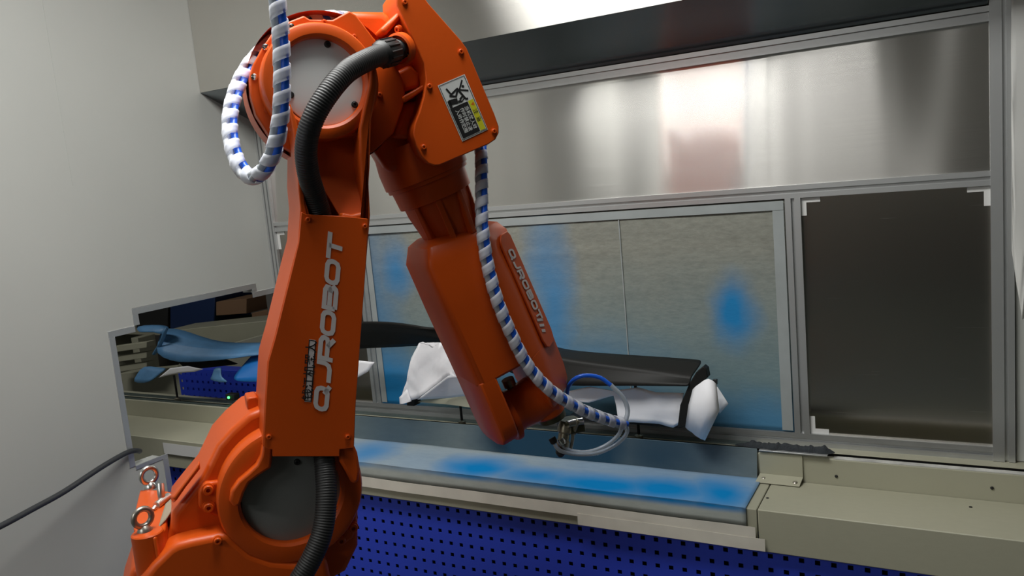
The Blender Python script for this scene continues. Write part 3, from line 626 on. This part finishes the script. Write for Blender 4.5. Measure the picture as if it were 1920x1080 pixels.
# lettering, drawn stroke by stroke
def stroke(bm, pts, wd, closed, M):
    n = len(pts); L = []; R = []
    for i in range(n):
        p = V((*pts[i], 0)); a = V((*pts[(i-1) % n], 0)); b = V((*pts[(i+1) % n], 0))
        if not closed and i == 0: d0 = d1 = (b-p).normalized()
        elif not closed and i == n-1: d0 = d1 = (p-a).normalized()
        else: d0, d1 = (p-a).normalized(), (b-p).normalized()
        m_ = (d0+d1).normalized(); nn = V((-m_.y, m_.x, 0)); k = wd/2/max(.5, nn.dot(V((-d0.y, d0.x, 0))))
        L.append(bm.verts.new(M(p+nn*k))); R.append(bm.verts.new(M(p-nn*k)))
    for i in range(n if closed else n-1):
        j = (i+1) % n; bm.faces.new((L[i], L[j], R[j], R[i]))
def rrect(x0, y0, x1, y1, c): return [(x0+c, y0), (x1-c, y0), (x1-c*.3, y0+c*.3), (x1, y0+c), (x1, y1-c), (x1-c*.3, y1-c*.3), (x1-c, y1), (x0+c, y1), (x0+c*.3, y1-c*.3), (x0, y1-c), (x0, y0+c), (x0+c*.3, y0+c*.3)]
SW = .29; h0, h1 = SW/2, 1-SW/2
GL = {'O': [(rrect(.15, h0, 1.50, h1, .28), True)],
      'Q': [(rrect(.15, h0, 1.50, h1, .28), True), ([(1.15, .36), (1.72, .02)], False)],
      'J': [([(.3, h0), (1.15, h0), (1.38, h0+.08), (1.5, h0+.3), (1.5, 1)], False)],
      'R': [([(.15, 0), (.15, h1), (1.25, h1), (1.45, h1-.1), (1.5, .66), (1.44, .46), (1.25, .40), (.3, .40)], False), ([(.95, .40), (1.5, 0)], False)],
      'B': [([(.15, h0), (.15, h1), (1.25, h1), (1.46, h1-.1), (1.46, .62), (1.25, .52), (.3, .52)], False), ([(1.15, .52), (1.4, .46), (1.52, .3), (1.42, h0+.04), (1.25, h0), (.15, h0)], False)],
      'T': [([(-.02, h1), (1.66, h1)], False), ([(.82, h1), (.82, 0)], False)]}
def lettering(name, text, org, along, upd, H, nrm, m, parent, adv=1.78, shear=.22, lift=.0006, sq=1):
    bm = bmesh.new()
    for k, ch in enumerate(text):
        for pts, cl in GL[ch]:
            def M(p, k=k): return org + along*((k*adv + p.x*sq + p.y*shear)*H) + upd*(p.y*H) + nrm*lift
            stroke(bm, pts, SW, cl, M)
    o = from_bm(name, bm, m, parent, smooth=0); s = o.modifiers.new('thickness', 'SOLIDIFY'); s.thickness = .0004; s.offset = 0; return o
a0, a1 = RP(615, 774, .0005), RP(644, 440, .0005); al = (a1-a0).normalized(); upd = N.cross(al); Ht = dist((588, 750), (617, 752), 0)
L_ = (a1-a0).length; lettering('lettering', 'QJROBOT', a0, al, upd, Ht, N, LETTER, cov, adv=(L_/Ht-1.75)/6)
# printed texts in CJK script
def text_mesh(body, size):
    c = bpy.data.curves.new('print', 'FONT'); c.body = body; c.size = size; c.align_x = 'CENTER'; c.align_y = 'CENTER'; c.offset = size*.012
    t = bpy.data.objects.new('print', c); COL.objects.link(t); dg = bpy.context.evaluated_depsgraph_get()
    me = bpy.data.meshes.new_from_object(t.evaluated_get(dg)); bpy.data.objects.remove(t); return me
def place(me, c, x, y, z): me.transform(Matrix(((x.x, y.x, z.x, c.x), (x.y, y.y, z.y, c.y), (x.z, y.z, z.z, c.z), (0, 0, 0, 1)))); return me
st = [(571, 753), (583, 754), (592, 638), (580, 636)]
stk = prism('name_sticker', RPs(st, .0004), N*.0004, LETTER, cov, bevel=0)
bm = bmesh.new(); Q = RPs(st, .0012); cc = sum(Q, V())/4
stroke(bm, [((q-cc).dot(al), (q-cc).dot(upd)) for q in [cc+(q-cc)*.97 for q in Q]], .0016, True, lambda p: cc+al*p.x+upd*p.y)
from_bm('sticker_border', bm, INK, cov, smooth=0)
sal = (Q[2]-Q[1]).normalized(); link('sticker_print', place(text_mesh('钱江机器人', (Q[2]-Q[1]).length*.19), cc+N*.0004, sal, N.cross(sal), N), INK, cov, smooth=0)

# ---- elbow housing
eh = prism('elbow_housing', RPs([(468, 145), (474, 122), (490, 92), (509, 64), (540, 41), (570, 29), (581, 36), (624, 37), (655, 20), (668, 28), (700, 70), (738, 112), (756, 150), (760, 175), (756, 200), (738, 250), (700, 285), (640, 300), (560, 292), (510, 262), (480, 215), (470, 180)], -.068), N*-.032, ORANGE, rb, bevel=.003, seg=3)
tag(eh, 'bright orange elbow casting')
rh = dist((612, 168), (756, 168), -.1)
lathe('rear_drum', RP(612, 168, -.1), N, [(rh*.97, 0), (rh*.97, -.07), (rh*.90, -.11), (rh*.7, -.17), (0, -.17)], ORANGE, eh, n=72)
for x, y in ((546, 50), (498, 88), (477, 144), (500, 205), (664, 69), (712, 178), (608, 42)):
    bolt(RP(x, y, -.0675), .0046, parent=eh, name='flange_bolt', h=.003, m=(CHROME if (x, y) in ((546, 50), (498, 88), (477, 144)) else ORANGE))
# upper casting and arm root behind the motor box
loft('arm_root', [RPs([(650, 22), (720, 24), (760, 60), (800, 110), (850, 190), (868, 300), (850, 330), (720, 335), (695, 292), (685, 230), (700, 120)], -.25),
                  RPs([(650, 22), (718, 23), (745, 45), (790, 110), (840, 190), (860, 292), (842, 318), (726, 322), (702, 285), (690, 230), (700, 120)], -.11)], ORANGE, eh, bevel=.012, seg=3)
prismF('rib', [(757, 180), (795, 158), (797, 168), (760, 192)], -.055, -.055, -.12, ORANGE, eh, bevel=.003)
prismF('rib', [(712, 56), (748, 20), (756, 30), (724, 66)], -.06, -.06, -.12, ORANGE, eh, bevel=.006)
prism('rib', RPs([(742, 135), (770, 120), (790, 140), (788, 165), (766, 170), (758, 175)], -.085), N*-.045, ORANGE, eh, bevel=.01, seg=3)
prism('rib', RPs([(756, 196), (790, 184), (775, 232), (770, 262), (735, 258)], -.09), N*-.04, ORANGE, eh, bevel=.01, seg=3)
# motor box and its cover plate
mb = prismF('motor_box', [(756, -32), (747, -18), (748, 12), (774, 72), (797, 120), (801, 150), (797, 181), (789, 212), (780, 235), (778, 251), (784, 272), (793, 290), (808, 304), (820, 304), (908, 265), (922, 256), (926, 248), (925, 238), (918, 217), (868, 96), (857, 82), (796, 12), (766, -32)], -.040, -.0405, -.16, ORANGE, rb, bevel=.004)
cp = prism('box_cover', RPs([(752, -38), (741, -20), (742, 12), (770, 72), (792, 120), (796, 150), (792, 181), (784, 210), (775, 233), (772, 251), (778, 275), (788, 295), (800, 307), (812, 311), (822, 310), (913, 271), (926, 262), (932, 250), (932, 238), (924, 215), (872, 92), (860, 76), (800, 8), (770, -35)], -.040), N*.010, ORANGE, rb, bevel=.002)
for x, y in ((864, 97), (805, 162), (794, 276), (926, 246), (759, 4)): bolt(RP(x, y, -.0295), .0046, parent=cp, name='screw')
# warning label
lab = [(820.5, 160.5), (871, 139), (914.5, 243), (866.7, 265.5)]
wl_ = prism('warning_label', RPs(lab, -.0296), N*.0005, LWHITE, rb, bevel=0); tag(wl_, 'white, black and yellow warning label with falling person sign')
lc = RPs(lab, -.0288); lx = lc[1]-lc[0]; ly_ = lc[3]-lc[0]
def LP(a, b, lift=0): return lc[0] + lx*a + ly_*b + N*lift            # a across 0..1, b down 0..1
def lpoly(name, pts, m, lift): 
    bm = bmesh.new(); bm.faces.new([bm.verts.new(LP(a, b, lift)) for a, b in pts]); return from_bm(name, bm, m, wl_, smooth=0)
lpoly('text_block', [(.07, .425), (.72, .425), (.72, .96), (.07, .96)], INK, .0001)
lpoly('yellow_band', [(.74, .425), (.93, .425), (.93, .96), (.74, .96)], YEL, .0001)
bm = bmesh.new(); asp = ly_.length/lx.length
def lst(pts, wd, cl=False): stroke(bm, [(a, b*asp) for a, b in pts], wd, cl, lambda p: LP(p.x, p.y/asp, .00018))
lst([(.04, .02), (.96, .02), (.96, .98), (.04, .98)], .018, True)
lst([(.62, .20), (.84, .07)], .05); lst([(.62, .20), (.90, .27)], .05); lst([(.56, .16), (.70, .38)], .07)      # arms and trunk
lst([(.56, .17), (.30, .22), (.22, .10)], .06); lst([(.55, .20), (.42, .28), (.22, .23)], .06)                  # legs
lst([(.70, .38), (.78, .385)], .06); lst([(.50, .35), (.66, .31)], .06); lst([(.52, .40), (.68, .35)], .03)
lst([(.12, .33), (.42, .355)], .17); lst([(.13, .30), (.13, .42)], .10); lst([(.42, .375), (.54, .38)], .08)
hc = (.78, .17)
bm.faces.new([bm.verts.new(LP(hc[0]+.045*math.cos(t), hc[1]+.045*math.sin(t)/asp, .00018)) for t in [2*math.pi*i/14 for i in range(14)]])
from_bm('pictogram', bm, INK, wl_, smooth=0)
lpoly('triangle_sign', [(.78, .50), (.90, .465), (.90, .535)], OPRINT, .0002)
tx = ly_.normalized(); ty_ = N.cross(tx)
for k, line in enumerate(('当机器人动', '作时禁止进', '入动作范围')):
    link('text_line', place(text_mesh(line, ly_.length*.082), LP(.60-.17*k, .69, .0003), tx, ty_, N), LWHITE, wl_, smooth=0)
link('text_line', place(text_mesh('注  意', ly_.length*.09), LP(.835, .70, .0003), tx, ty_, N), INK, wl_, smooth=0)

# ---- forearm
FN = -.17
A = RP(842, 430, FN); B = RP(985, 770, FN); ax = (B-A).normalized(); sx = ax.cross(N)
if sx.dot(U) < 0: sx = -sx
PXM = (B-A).length/369.0                                    # metres per photo pixel along this axis
def FP(t, s, n): return A + ax*(t*PXM) + sx*(s*PXM) + N*(n*PXM)
def neckring(t, r): return (r*PXM, t*PXM)
nk = lathe('forearm_neck', A, ax, [(0, -.19)] + [neckring(*q) for q in ((-165, 70), (-130, 75), (-101, 75), (-100, 72), (-94, 72), (-93, 67), (-62, 65), (-60, 58), (-45, 57), (0, 48), (40, 46))] + [(0, .05)], ORANGE, rb, n=56, smooth=30)
for th in (35, 75, 115, 150):
    c = math.radians(th); d = sx*math.cos(c)*-1 + N*math.sin(c); e = ax.cross(d)
    def Q(t, r, k): return A + ax*(t*PXM) + d*(r*PXM) + e*(k*PXM)
    loft('rib', [[Q(-62, 40, -5), Q(-62, 62, -5), Q(-62, 62, 5), Q(-62, 40, 5)], [Q(15, 30, -5), Q(15, 58, -5), Q(15, 58, 5), Q(15, 30, 5)]], ORANGE, nk, bevel=.002)
def fsec(t, l, r, f, b, kt=0):                              # octagonal section: left, right, front, back
    q = [(l, f-12), (l+8, f), (r-80, f), (r-56, f-18), (r-46, f-30), (r, f-78), (r-4, b+20), (r-25, b), (l+20, b), (l, b+18)]
    return [FP(t+kt*(s/100), s, n) for s, n in q]
fa_ = loft('forearm', [fsec(4, -52, 70, 48, -48, 14), fsec(14, -70, 94, 62, -60, 14), fsec(38, -84, 102, 72, -70, 6), fsec(120, -84, 106, 72, -70), fsec(262, -82, 110, 70, -68)], ORANGE, rb, bevel=.006, seg=3)
# pocket: two prongs and the wrist between them
def prong(name, l, r, f, b, t0, t1, par):
    secs = []
    for t, k in ((t0, 1), (t1-42, 1), (t1-18, .93), (t1-5, .75), (t1, .45)):
        m_ = (f+b)/2; hf = (f-b)/2*k; c = (l+r)/2; hw = (r-l)/2*(.92+.08*k)
        secs.append([FP(t, c+a*hw, m_+d*hf) for a, d in ((-1, .75), (-.75, 1), (.75, 1), (1, .75), (1, -.75), (.75, -1), (-.75, -1), (-1, -.75))])
    return loft(name, secs, ORANGE, par, bevel=.003, seg=2)
prong('fork_prong', -82, -42, 70, -68, 255, 388, fa_)
def rsec(t, k, r=110, f=70, b=-68, l=26):
    q = [(l, f), (r-80, f), (r-56, f-18), (r-46, f-30), (r, f-78), (r-4, b+20), (r-25, b), (l, b)]; cs, cn = 62, 0
    return [FP(t, cs+(a-cs)*k, cn+(c_-cn)*k) for a, c_ in q]
loft('fork_prong', [rsec(256, 1), rsec(330, .98), rsec(356, .90), rsec(370, .72), rsec(376, .5)], ORANGE, fa_, bevel=.004, seg=2)
loft('pocket_back', [[FP(255, -45, -20), FP(255, 30, -20), FP(255, 30, -60), FP(255, -45, -60)], [FP(292, -45, -34), FP(292, 30, -34), FP(292, 30, -60), FP(292, -45, -60)]], ORANGE, fa_, bevel=.004)
fnrm = (sx*.73+N*.68).normalized(); facr = (sx*46-N*48).normalized()
def SP(t, k, lift=0): return FP(t, 56+46*k+t*.03, 42-48*k) + fnrm*lift          # point on the sloping side face: k 0 at its front edge, 1 at its rear edge
prism('side_panel', [SP(t, k) for t, k in ((52, .16), (62, .08), (250, .08), (266, .16), (272, .32), (272, .7), (264, .86), (250, .92), (56, .92), (46, .8), (44, .34))], fnrm*.005, ORANGE, fa_, bevel=.002, seg=3)
Hs = 25*PXM
adir = (SP(250, .26)-SP(72, .26)).normalized()
lettering('side_lettering', 'QJROBOT', SP(72, .26, .0062), adir, facr, Hs, fnrm, LETTER, fa_, adv=(128*PXM/Hs)/6.2, shear=.2, sq=.46)
bm = bmesh.new()
for k in range(3):
    stroke(bm, [(0, 0), (.012-.002*k, .030-.006*k)], .006, False, lambda p: SP(212+11*k, .22, .0062) + adir*p.x + facr*p.y)
from_bm('side_emblem', bm, LETTER, fa_, smooth=0)
# wrist
wr = lathe('wrist_body', FP(358, -40, -2), sx, [(0, 0), (50*PXM, 0), (52*PXM, .004), (52*PXM, .012), (44*PXM, .014), (40*PXM, .030), (44*PXM, 66*PXM), (44*PXM, 92*PXM), (0, 92*PXM)], ORANGE, rb, n=48)
lathe('wrist_flange', FP(372, 40, 0), ax, [(0, -.03), (34*PXM, -.03), (34*PXM, 22*PXM), (30*PXM, 26*PXM), (0, 26*PXM)], ORANGE, wr, n=40)
lathe('tool_flange', FP(394, 44, 0), ax, [(0, 0), (27*PXM, 0), (27*PXM, 16*PXM), (0, 16*PXM)], mat('olive_metal', (.10, .10, .06), .4, .7), wr, n=36)
lathe('cable_gland', FP(300, -6, -8), ax, [(0, 0), (12*PXM, 0), (12*PXM, 14*PXM), (8*PXM, 16*PXM), (8*PXM, 40*PXM), (0, 40*PXM)], BRASSY, fa_, n=18)
for t, s in ((300, 86), (345, 80), (335, 40)): bolt(FP(t, s, -9 if s > 66 else 68), .004, parent=fa_, name='screw')

# ---- turret
tn = -.24
tu = prismF('turret', ([(480, 742), (455, 752), (425, 778), (400, 806), (373, 862), (345, 896), (322, 925), (318, 960), (300, 1000), (252, 1020), (232, 1080), (215, 1180), (650, 1180), (628, 1082), (600, 1045), (628, 1030), (650, 985), (650, 900), (610, 800), (540, 745)]), -.19, -.075, tn, ORANGE, rb, bevel=.012, seg=4)
lathe('shoulder_seat', RP(546, 925, -.075), N, [(r2o*1.01, -.1), (r2o*1.01, -.006), (r2o*1.0, 0), (r2o*.96, 0), (r2o*.96, -.02), (0, -.02)], ORANGE, tu, n=80)
prism('lifting_knob', RPs([(458, 742), (459, 736), (477, 733), (481, 740), (480, 756), (460, 758)], -.16), N*.05, ORANGE, tu, bevel=.003)
loft('side_web', [RPs([(374, 862), (376, 878), (345, 915), (325, 945), (318, 932)], -.09), RPs([(374, 868), (374, 880), (348, 914), (330, 940), (324, 934)], -.062)], ORANGE, tu, bevel=.004)
prism('bolt_lug', RPs([(372, 922), (384, 906), (412, 902), (440, 920), (440, 965), (405, 970), (372, 952)], -.063), N*-.022, ORANGE, tu, bevel=.005, seg=3)
prism('bolt_lug', RPs([(668, 960), (671, 985), (662, 1010), (640, 1025), (615, 1022), (600, 1000), (640, 970)], -.065), N*-.035, ORANGE, tu, bevel=.005, seg=3)
for x, y, n_ in ((390, 917, -.062), (391, 950, -.062), (661, 988, -.064), (638, 1012, -.064)): bolt(RP(x, y, n_), .0088, parent=tu, name='lug_bolt', h=.010)
# lower front body with its raised ledge
prism('front_body', RPs([(236, 1180), (262, 1090), (285, 1060), (318, 1028), (333, 1020), (360, 1013), (427, 999), (440, 1012), (470, 1038), (510, 1052), (556, 1056), (600, 1046), (614, 1048), (640, 1180)], -.025), N*-.06, ORANGE, tu, bevel=.012, seg=4)
bolt(RP(408, 1013, -.024), .0065, parent=tu, name='lug_bolt', h=.008)
# eye bolt platform
zt = RP(270, 1003, -.06).z
def on_plat(x, y, z=None): return onZ((x, y), zt if z is None else z)
pf = [on_plat(258, 1003), on_plat(290, 1008), on_plat(310, 990), on_plat(318, 930), on_plat(322, 922), on_plat(300, 918), on_plat(262, 918), on_plat(252, 960), on_plat(250, 990)]
prism('bolt_platform', pf, V((0, 0, -.16)), ORANGE, tu, bevel=.004, seg=3)
fbp = on_plat(276, 1000)
lathe('front_boss', fbp, UP, [(.027, -.16), (.0265, .001), (.0245, .003), (0, .003)], ORANGE, tu, n=32)
def eye_bolt(x, y, m):
    c = on_plat(x, y) ; e = lathe('eye_bolt', c, UP, [(0, 0), (.013, 0), (.013, .004), (.009, .010), (.006, .013), (0, .013)], m, rb, n=20)
    ra = (N*.9+U*.45).normalized(); a_, x_, y_ = frame_of(ra); cc_ = c+UP*.027; bm = bmesh.new()
    path = [cc_+(x_*math.cos(t)+y_*math.sin(t))*.0155 for t in [2*math.pi*i/36 for i in range(37)]]
    add_tube(bm, path, .0052, 12); from_bm('ring', bm, m, e, smooth=60)
CHR2 = mat('satin_chrome', (.7, .7, .68), .28, 1)
eye_bolt(272, 998, STEELB); eye_bolt(283, 915, CHR2)
tube('air_fitting', [on_plat(305, 944)+UP*.002, on_plat(305, 944)+UP*.020, on_plat(306, 941)+UP*.036], .0068, CHR2, tu, n=14)
tube('air_fitting', [on_plat(294, 953)+UP*.005, on_plat(306, 945)+UP*.007, on_plat(318, 938)+UP*.009], .0072, CHR2, tu, n=14)
tube('air_fitting', [on_plat(287, 958)+UP*.002, on_plat(292, 955)+UP*.005], .0045, CHR2, tu, n=12)
sheet('cloth_tab', [on_plat(*p)+UP*h for p, h in (((322, 948), .012), ((327, 962), .010), ((312, 978), .004), ((297, 990), .001), ((303, 976), .004), ((312, 958), .012))], mat('stained_cloth', (.30, .25, .18), .85), tu, amp=.002, cuts=2, push=UP, thick=.003)
# pedestal down to the floor
lathe('pedestal', base, UP, [(0, 0), (.26, 0), (.26, .03), (.19, .04), (.17, .40), (.21, .46), (.22, J1.z-.22), (.16, J1.z-.12), (0, J1.z-.1)], ORANGE, rb, n=48)

# ---- black corrugated conduit
cpts = [RP(748, 93, -.045), RP(722, 100, -.022), RP(690, 112, .012), RP(650, 135, .040), RP(615, 175, .055), RP(586, 225, .052), RP(574, 275, .035), RP(578, 325, .012), RP(592, 372, -.014), RP(604, 420, -.030), RP(612, 520, -.040), RP(604, 700, -.040), RP(604, 820, -.036), RP(609, 870, -.020), RP(612, 930, .005), RP(606, 990, .022), RP(588, 1040, .03), RP(560, 1090, .03), RP(528, 1140, .022), RP(505, 1165, -.01), RP(495, 1170, -.06)]
path = spline(cpts, .0011); L = [0]
for a_, b_ in zip(path, path[1:]): L.append(L[-1]+(b_-a_).length)
cond = tube('corrugated_conduit', path, lambda i: .0188+.0006*math.sin(2*math.pi*L[i]/.0046), RUBBER, rb, raw=True, n=20)
tag(cond, 'black ribbed cable conduit')
d = (cpts[0]-cpts[1]).normalized()
lathe('conduit_gland', cpts[1], d, [(.019, -.018), (.022, -.014), (.0245, -.010), (.0245, .022), (.022, .026), (.019, .028), (0, .028)], RUBBER, cond, n=28)
for k in range(14):
    a_, x_, y_ = frame_of(d); t = 2*math.pi*k/14; c = cpts[1]+(x_*math.cos(t)+y_*math.sin(t))*.0245
    tube('gland_ridge', [c-d*.009, c+d*.02], .0021, RUBBER, cond, n=6)
lathe('gland_seat', cpts[0]+d*.0, d, [(.026, -.004), (.030, -.002), (.030, .012), (0, .012)], ORANGE, mb, n=28)
bolt(RP(747, 55, -.05), .006, axis=-d, parent=mb, name='screw'); bolt(RP(764, 103, -.045), .004, axis=-d, parent=mb, name='screw', m=CHROME)

# ================================================================== SPIRAL WRAPPED HOSE
def hose_wrap(path, parent, rad, turns_pitch=.033, ribbon=.0200):
    fr_ = frames(path); bm = bmesh.new(); L = [0]
    for a_, b_ in zip(path, path[1:]): L.append(L[-1]+(b_-a_).length)
    def at(l):
        l = max(0, min(L[-1]-1e-6, l)); lo, hi = 0, len(L)-1
        while hi-lo > 1:
            m_ = (lo+hi)//2
            if L[m_] <= l: lo = m_
            else: hi = m_
        f = (l-L[lo])/max(1e-9, L[hi]-L[lo]); a_, b_ = fr_[lo], fr_[hi]
        return [a_[i].lerp(b_[i], f) for i in range(4)]
    rows = []; per = 14; n = int(L[-1]/turns_pitch*per)
    for i in range(n+1):
        th = 2*math.pi*i/per; l = i*turns_pitch/per; row = []
        for k in range(4):
            q = k/3; p, t, x, y = at(l+q*ribbon); r = rad*(1+.05*q)       # each turn flares a little over the next
            row.append((p+(x*math.cos(th)+y*math.sin(th))*r))
        rows.append([bm.verts.new(p) for p in row])
    for a_, b_ in zip(rows, rows[1:]):
        for k in range(3): bm.faces.new((a_[k], b_[k], b_[k+1], a_[k+1]))
    o = from_bm('spiral_wrap', bm, WRAP, parent, smooth=50); s = o.modifiers.new('thickness', 'SOLIDIFY'); s.thickness = .0012; s.offset = -1
    D = U*.75+N*.65                                              # the blue tube lies on the right, the clear ones on the left
    for m_, nm, ca, cb in ((BTUBE, 'blue_tube', .50, .12), (CTUBE, 'clear_tube', -.35, .38), (WHITEP, 'white_tube', -.38, -.36)):
        lp = 0; pp = []
        while lp < L[-1]+.012:
            p, t, x, y = at(min(lp, L[-1])); e = (D-t*D.dot(t)).normalized(); g_ = t.cross(e); pp.append(p+(e*ca+g_*cb)*rad); lp += .012
        tube(nm, pp, rad*.47, m_, parent, raw=True, n=10)
hs = thing('air_hose', RP(500, 300, .02), 'blue and white spiral wrapped hose looping beside the elbow and down to the gun', 'hose')
h0_ = RP(508, -330, .13)
h1p = [V((h0_.x, h0_.y, CEIL-.002)), h0_, RP(514, -150, .13), RP(519, -10, .13), RP(526, 60, .125), RP(529, 150, .12), RP(526, 220, .11), RP(513, 285, .09), RP(492, 322, .06), RP(470, 332, .03), RP(449, 312, .01), RP(434, 268, -.02), RP(431, 222, -.05), RP(439, 180, -.08), RP(456, 140, -.105), RP(482, 104, -.125), RP(524, 68, -.145), RP(572, 40, -.15), RP(606, 34, -.15), RP(640, 34, -.16), RP(690, 44, -.22), RP(760, 60, -.28), RP(840, 110, -.28), RP(888, 190, -.22), RP(901, 270, -.13), RP(903, 350, -.085)]
h1p += [RP(904, 420, -.07), RP(913, 490, -.07), RP(932, 562, -.07), RP(958, 625, -.072), RP(988, 683, -.075), RP(1030, 730, -.075), RP(1085, 765, -.085), RP(1140, 787, -.10), RP(1172, 794, -.11)]
hose_wrap(spline(h1p, .008), hs, .0135)
tube('supply_tube', [RP(1172, 794, -.11), RP(1176, 810, -.115), RP(1160, 830, -.12), RP(1125, 848, -.13), RP(1085, 852, -.14), RP(1050, 845, -.14), RP(1040, 832, -.15)], .0047, CTUBE, hs, step=.008)
tube('supply_tube', [RP(1165, 793, -.11), RP(1162, 812, -.12), RP(1140, 833, -.13), RP(1105, 847, -.14), RP(1070, 845, -.15), RP(1052, 832, -.15)], .0047, CTUBE, hs, step=.008)
tube('supply_tube', [RP(1172, 792, -.11), RP(1177, 770, -.115), RP(1168, 745, -.12), RP(1145, 722, -.13)], .0055, CTUBE, hs, step=.008)
tube('blue_supply_tube', [RP(1145, 722, -.13), RP(1125, 708, -.14), RP(1100, 704, -.15), RP(1080, 709, -.16), RP(1066, 724, -.18), RP(1062, 745, -.2)], .0049, BTUBE, hs, step=.008)

# ================================================================== SPRAY GUN
gp = FP(410, 44, 0)
sg = thing('spray_gun', gp, 'small paint spray gun with brass fittings mounted on the tip of the robot arm', 'spray gun')
g0 = RP(1062, 800, -.17)
prism('mount_plate', RPs([(1040, 783), (1076, 778), (1080, 800), (1046, 806)], -.20), N*.05, mat('olive_plate', (.09, .09, .055), .4, .7), sg, bevel=.003)
lathe('gun_body', RP(1060, 800, -.165), RP(1052, 850, -.16)-RP(1060, 800, -.165), [(0, -.012), (.014, -.012), (.017, 0), (.017, .012), (.013, .016), (.013, .03), (.016, .034), (.016, .044), (.010, .048), (.010, .056), (0, .056)], BRASSY, sg, n=24)
lathe('nozzle', RP(1052, 842, -.16), RP(1050, 862, -.16)-RP(1052, 842, -.16), [(0, 0), (.012, 0), (.012, .010), (.005, .018), (0, .018)], SCREW, sg, n=20)
tube('adjust_knob', [RP(1064, 796, -.15), RP(1080, 792, -.15), RP(1092, 790, -.15)], .0085, CHROME, sg, n=12, smooth=30)
tube('adjust_knob', [RP(1076, 812, -.16), RP(1078, 800, -.15), RP(1084, 788, -.145)], .006, BRASSY, sg, n=12)
for x, y in ((1036, 824), (1052, 826)): lathe('hose_fitting', RP(x, y, -.15), N*.4+V((0, 0, -1))+U*.3, [(0, -.004), (.0085, -.004), (.0085, .006), (.0065, .010), (0, .010)], CHROME if x > 1040 else SCREW, sg, n=14)
tube('side_pipe', [RP(1072, 800, -.16), RP(1074, 820, -.16), RP(1070, 842, -.16)], .004, STEELB, sg, n=10)

# ================================================================== CABLE ON THE LEFT
cpath = [onX((262, 846), XL-.02), onX((252, 845), XL+.008), onX((235, 850), XL+.02), onX((190, 876), XL+.06), onX((120, 922), XL+.10), onX((60, 955), XL+.14), onX((0, 987), XL+.18), onX((-90, 1030), XL+.2), onX((-200, 1075), XL+.2)]
e = cpath[-1]; cpath += [V((e.x+.02, e.y-.25, .35)), V((e.x+.05, e.y-.5, .012)), V((e.x+.1, e.y-1.2, .010))]
tag(tube('black_cable', cpath, .0085, CABLE, step=.02, n=12), 'dark grey cable running across the white wall into the opening', 'cable')
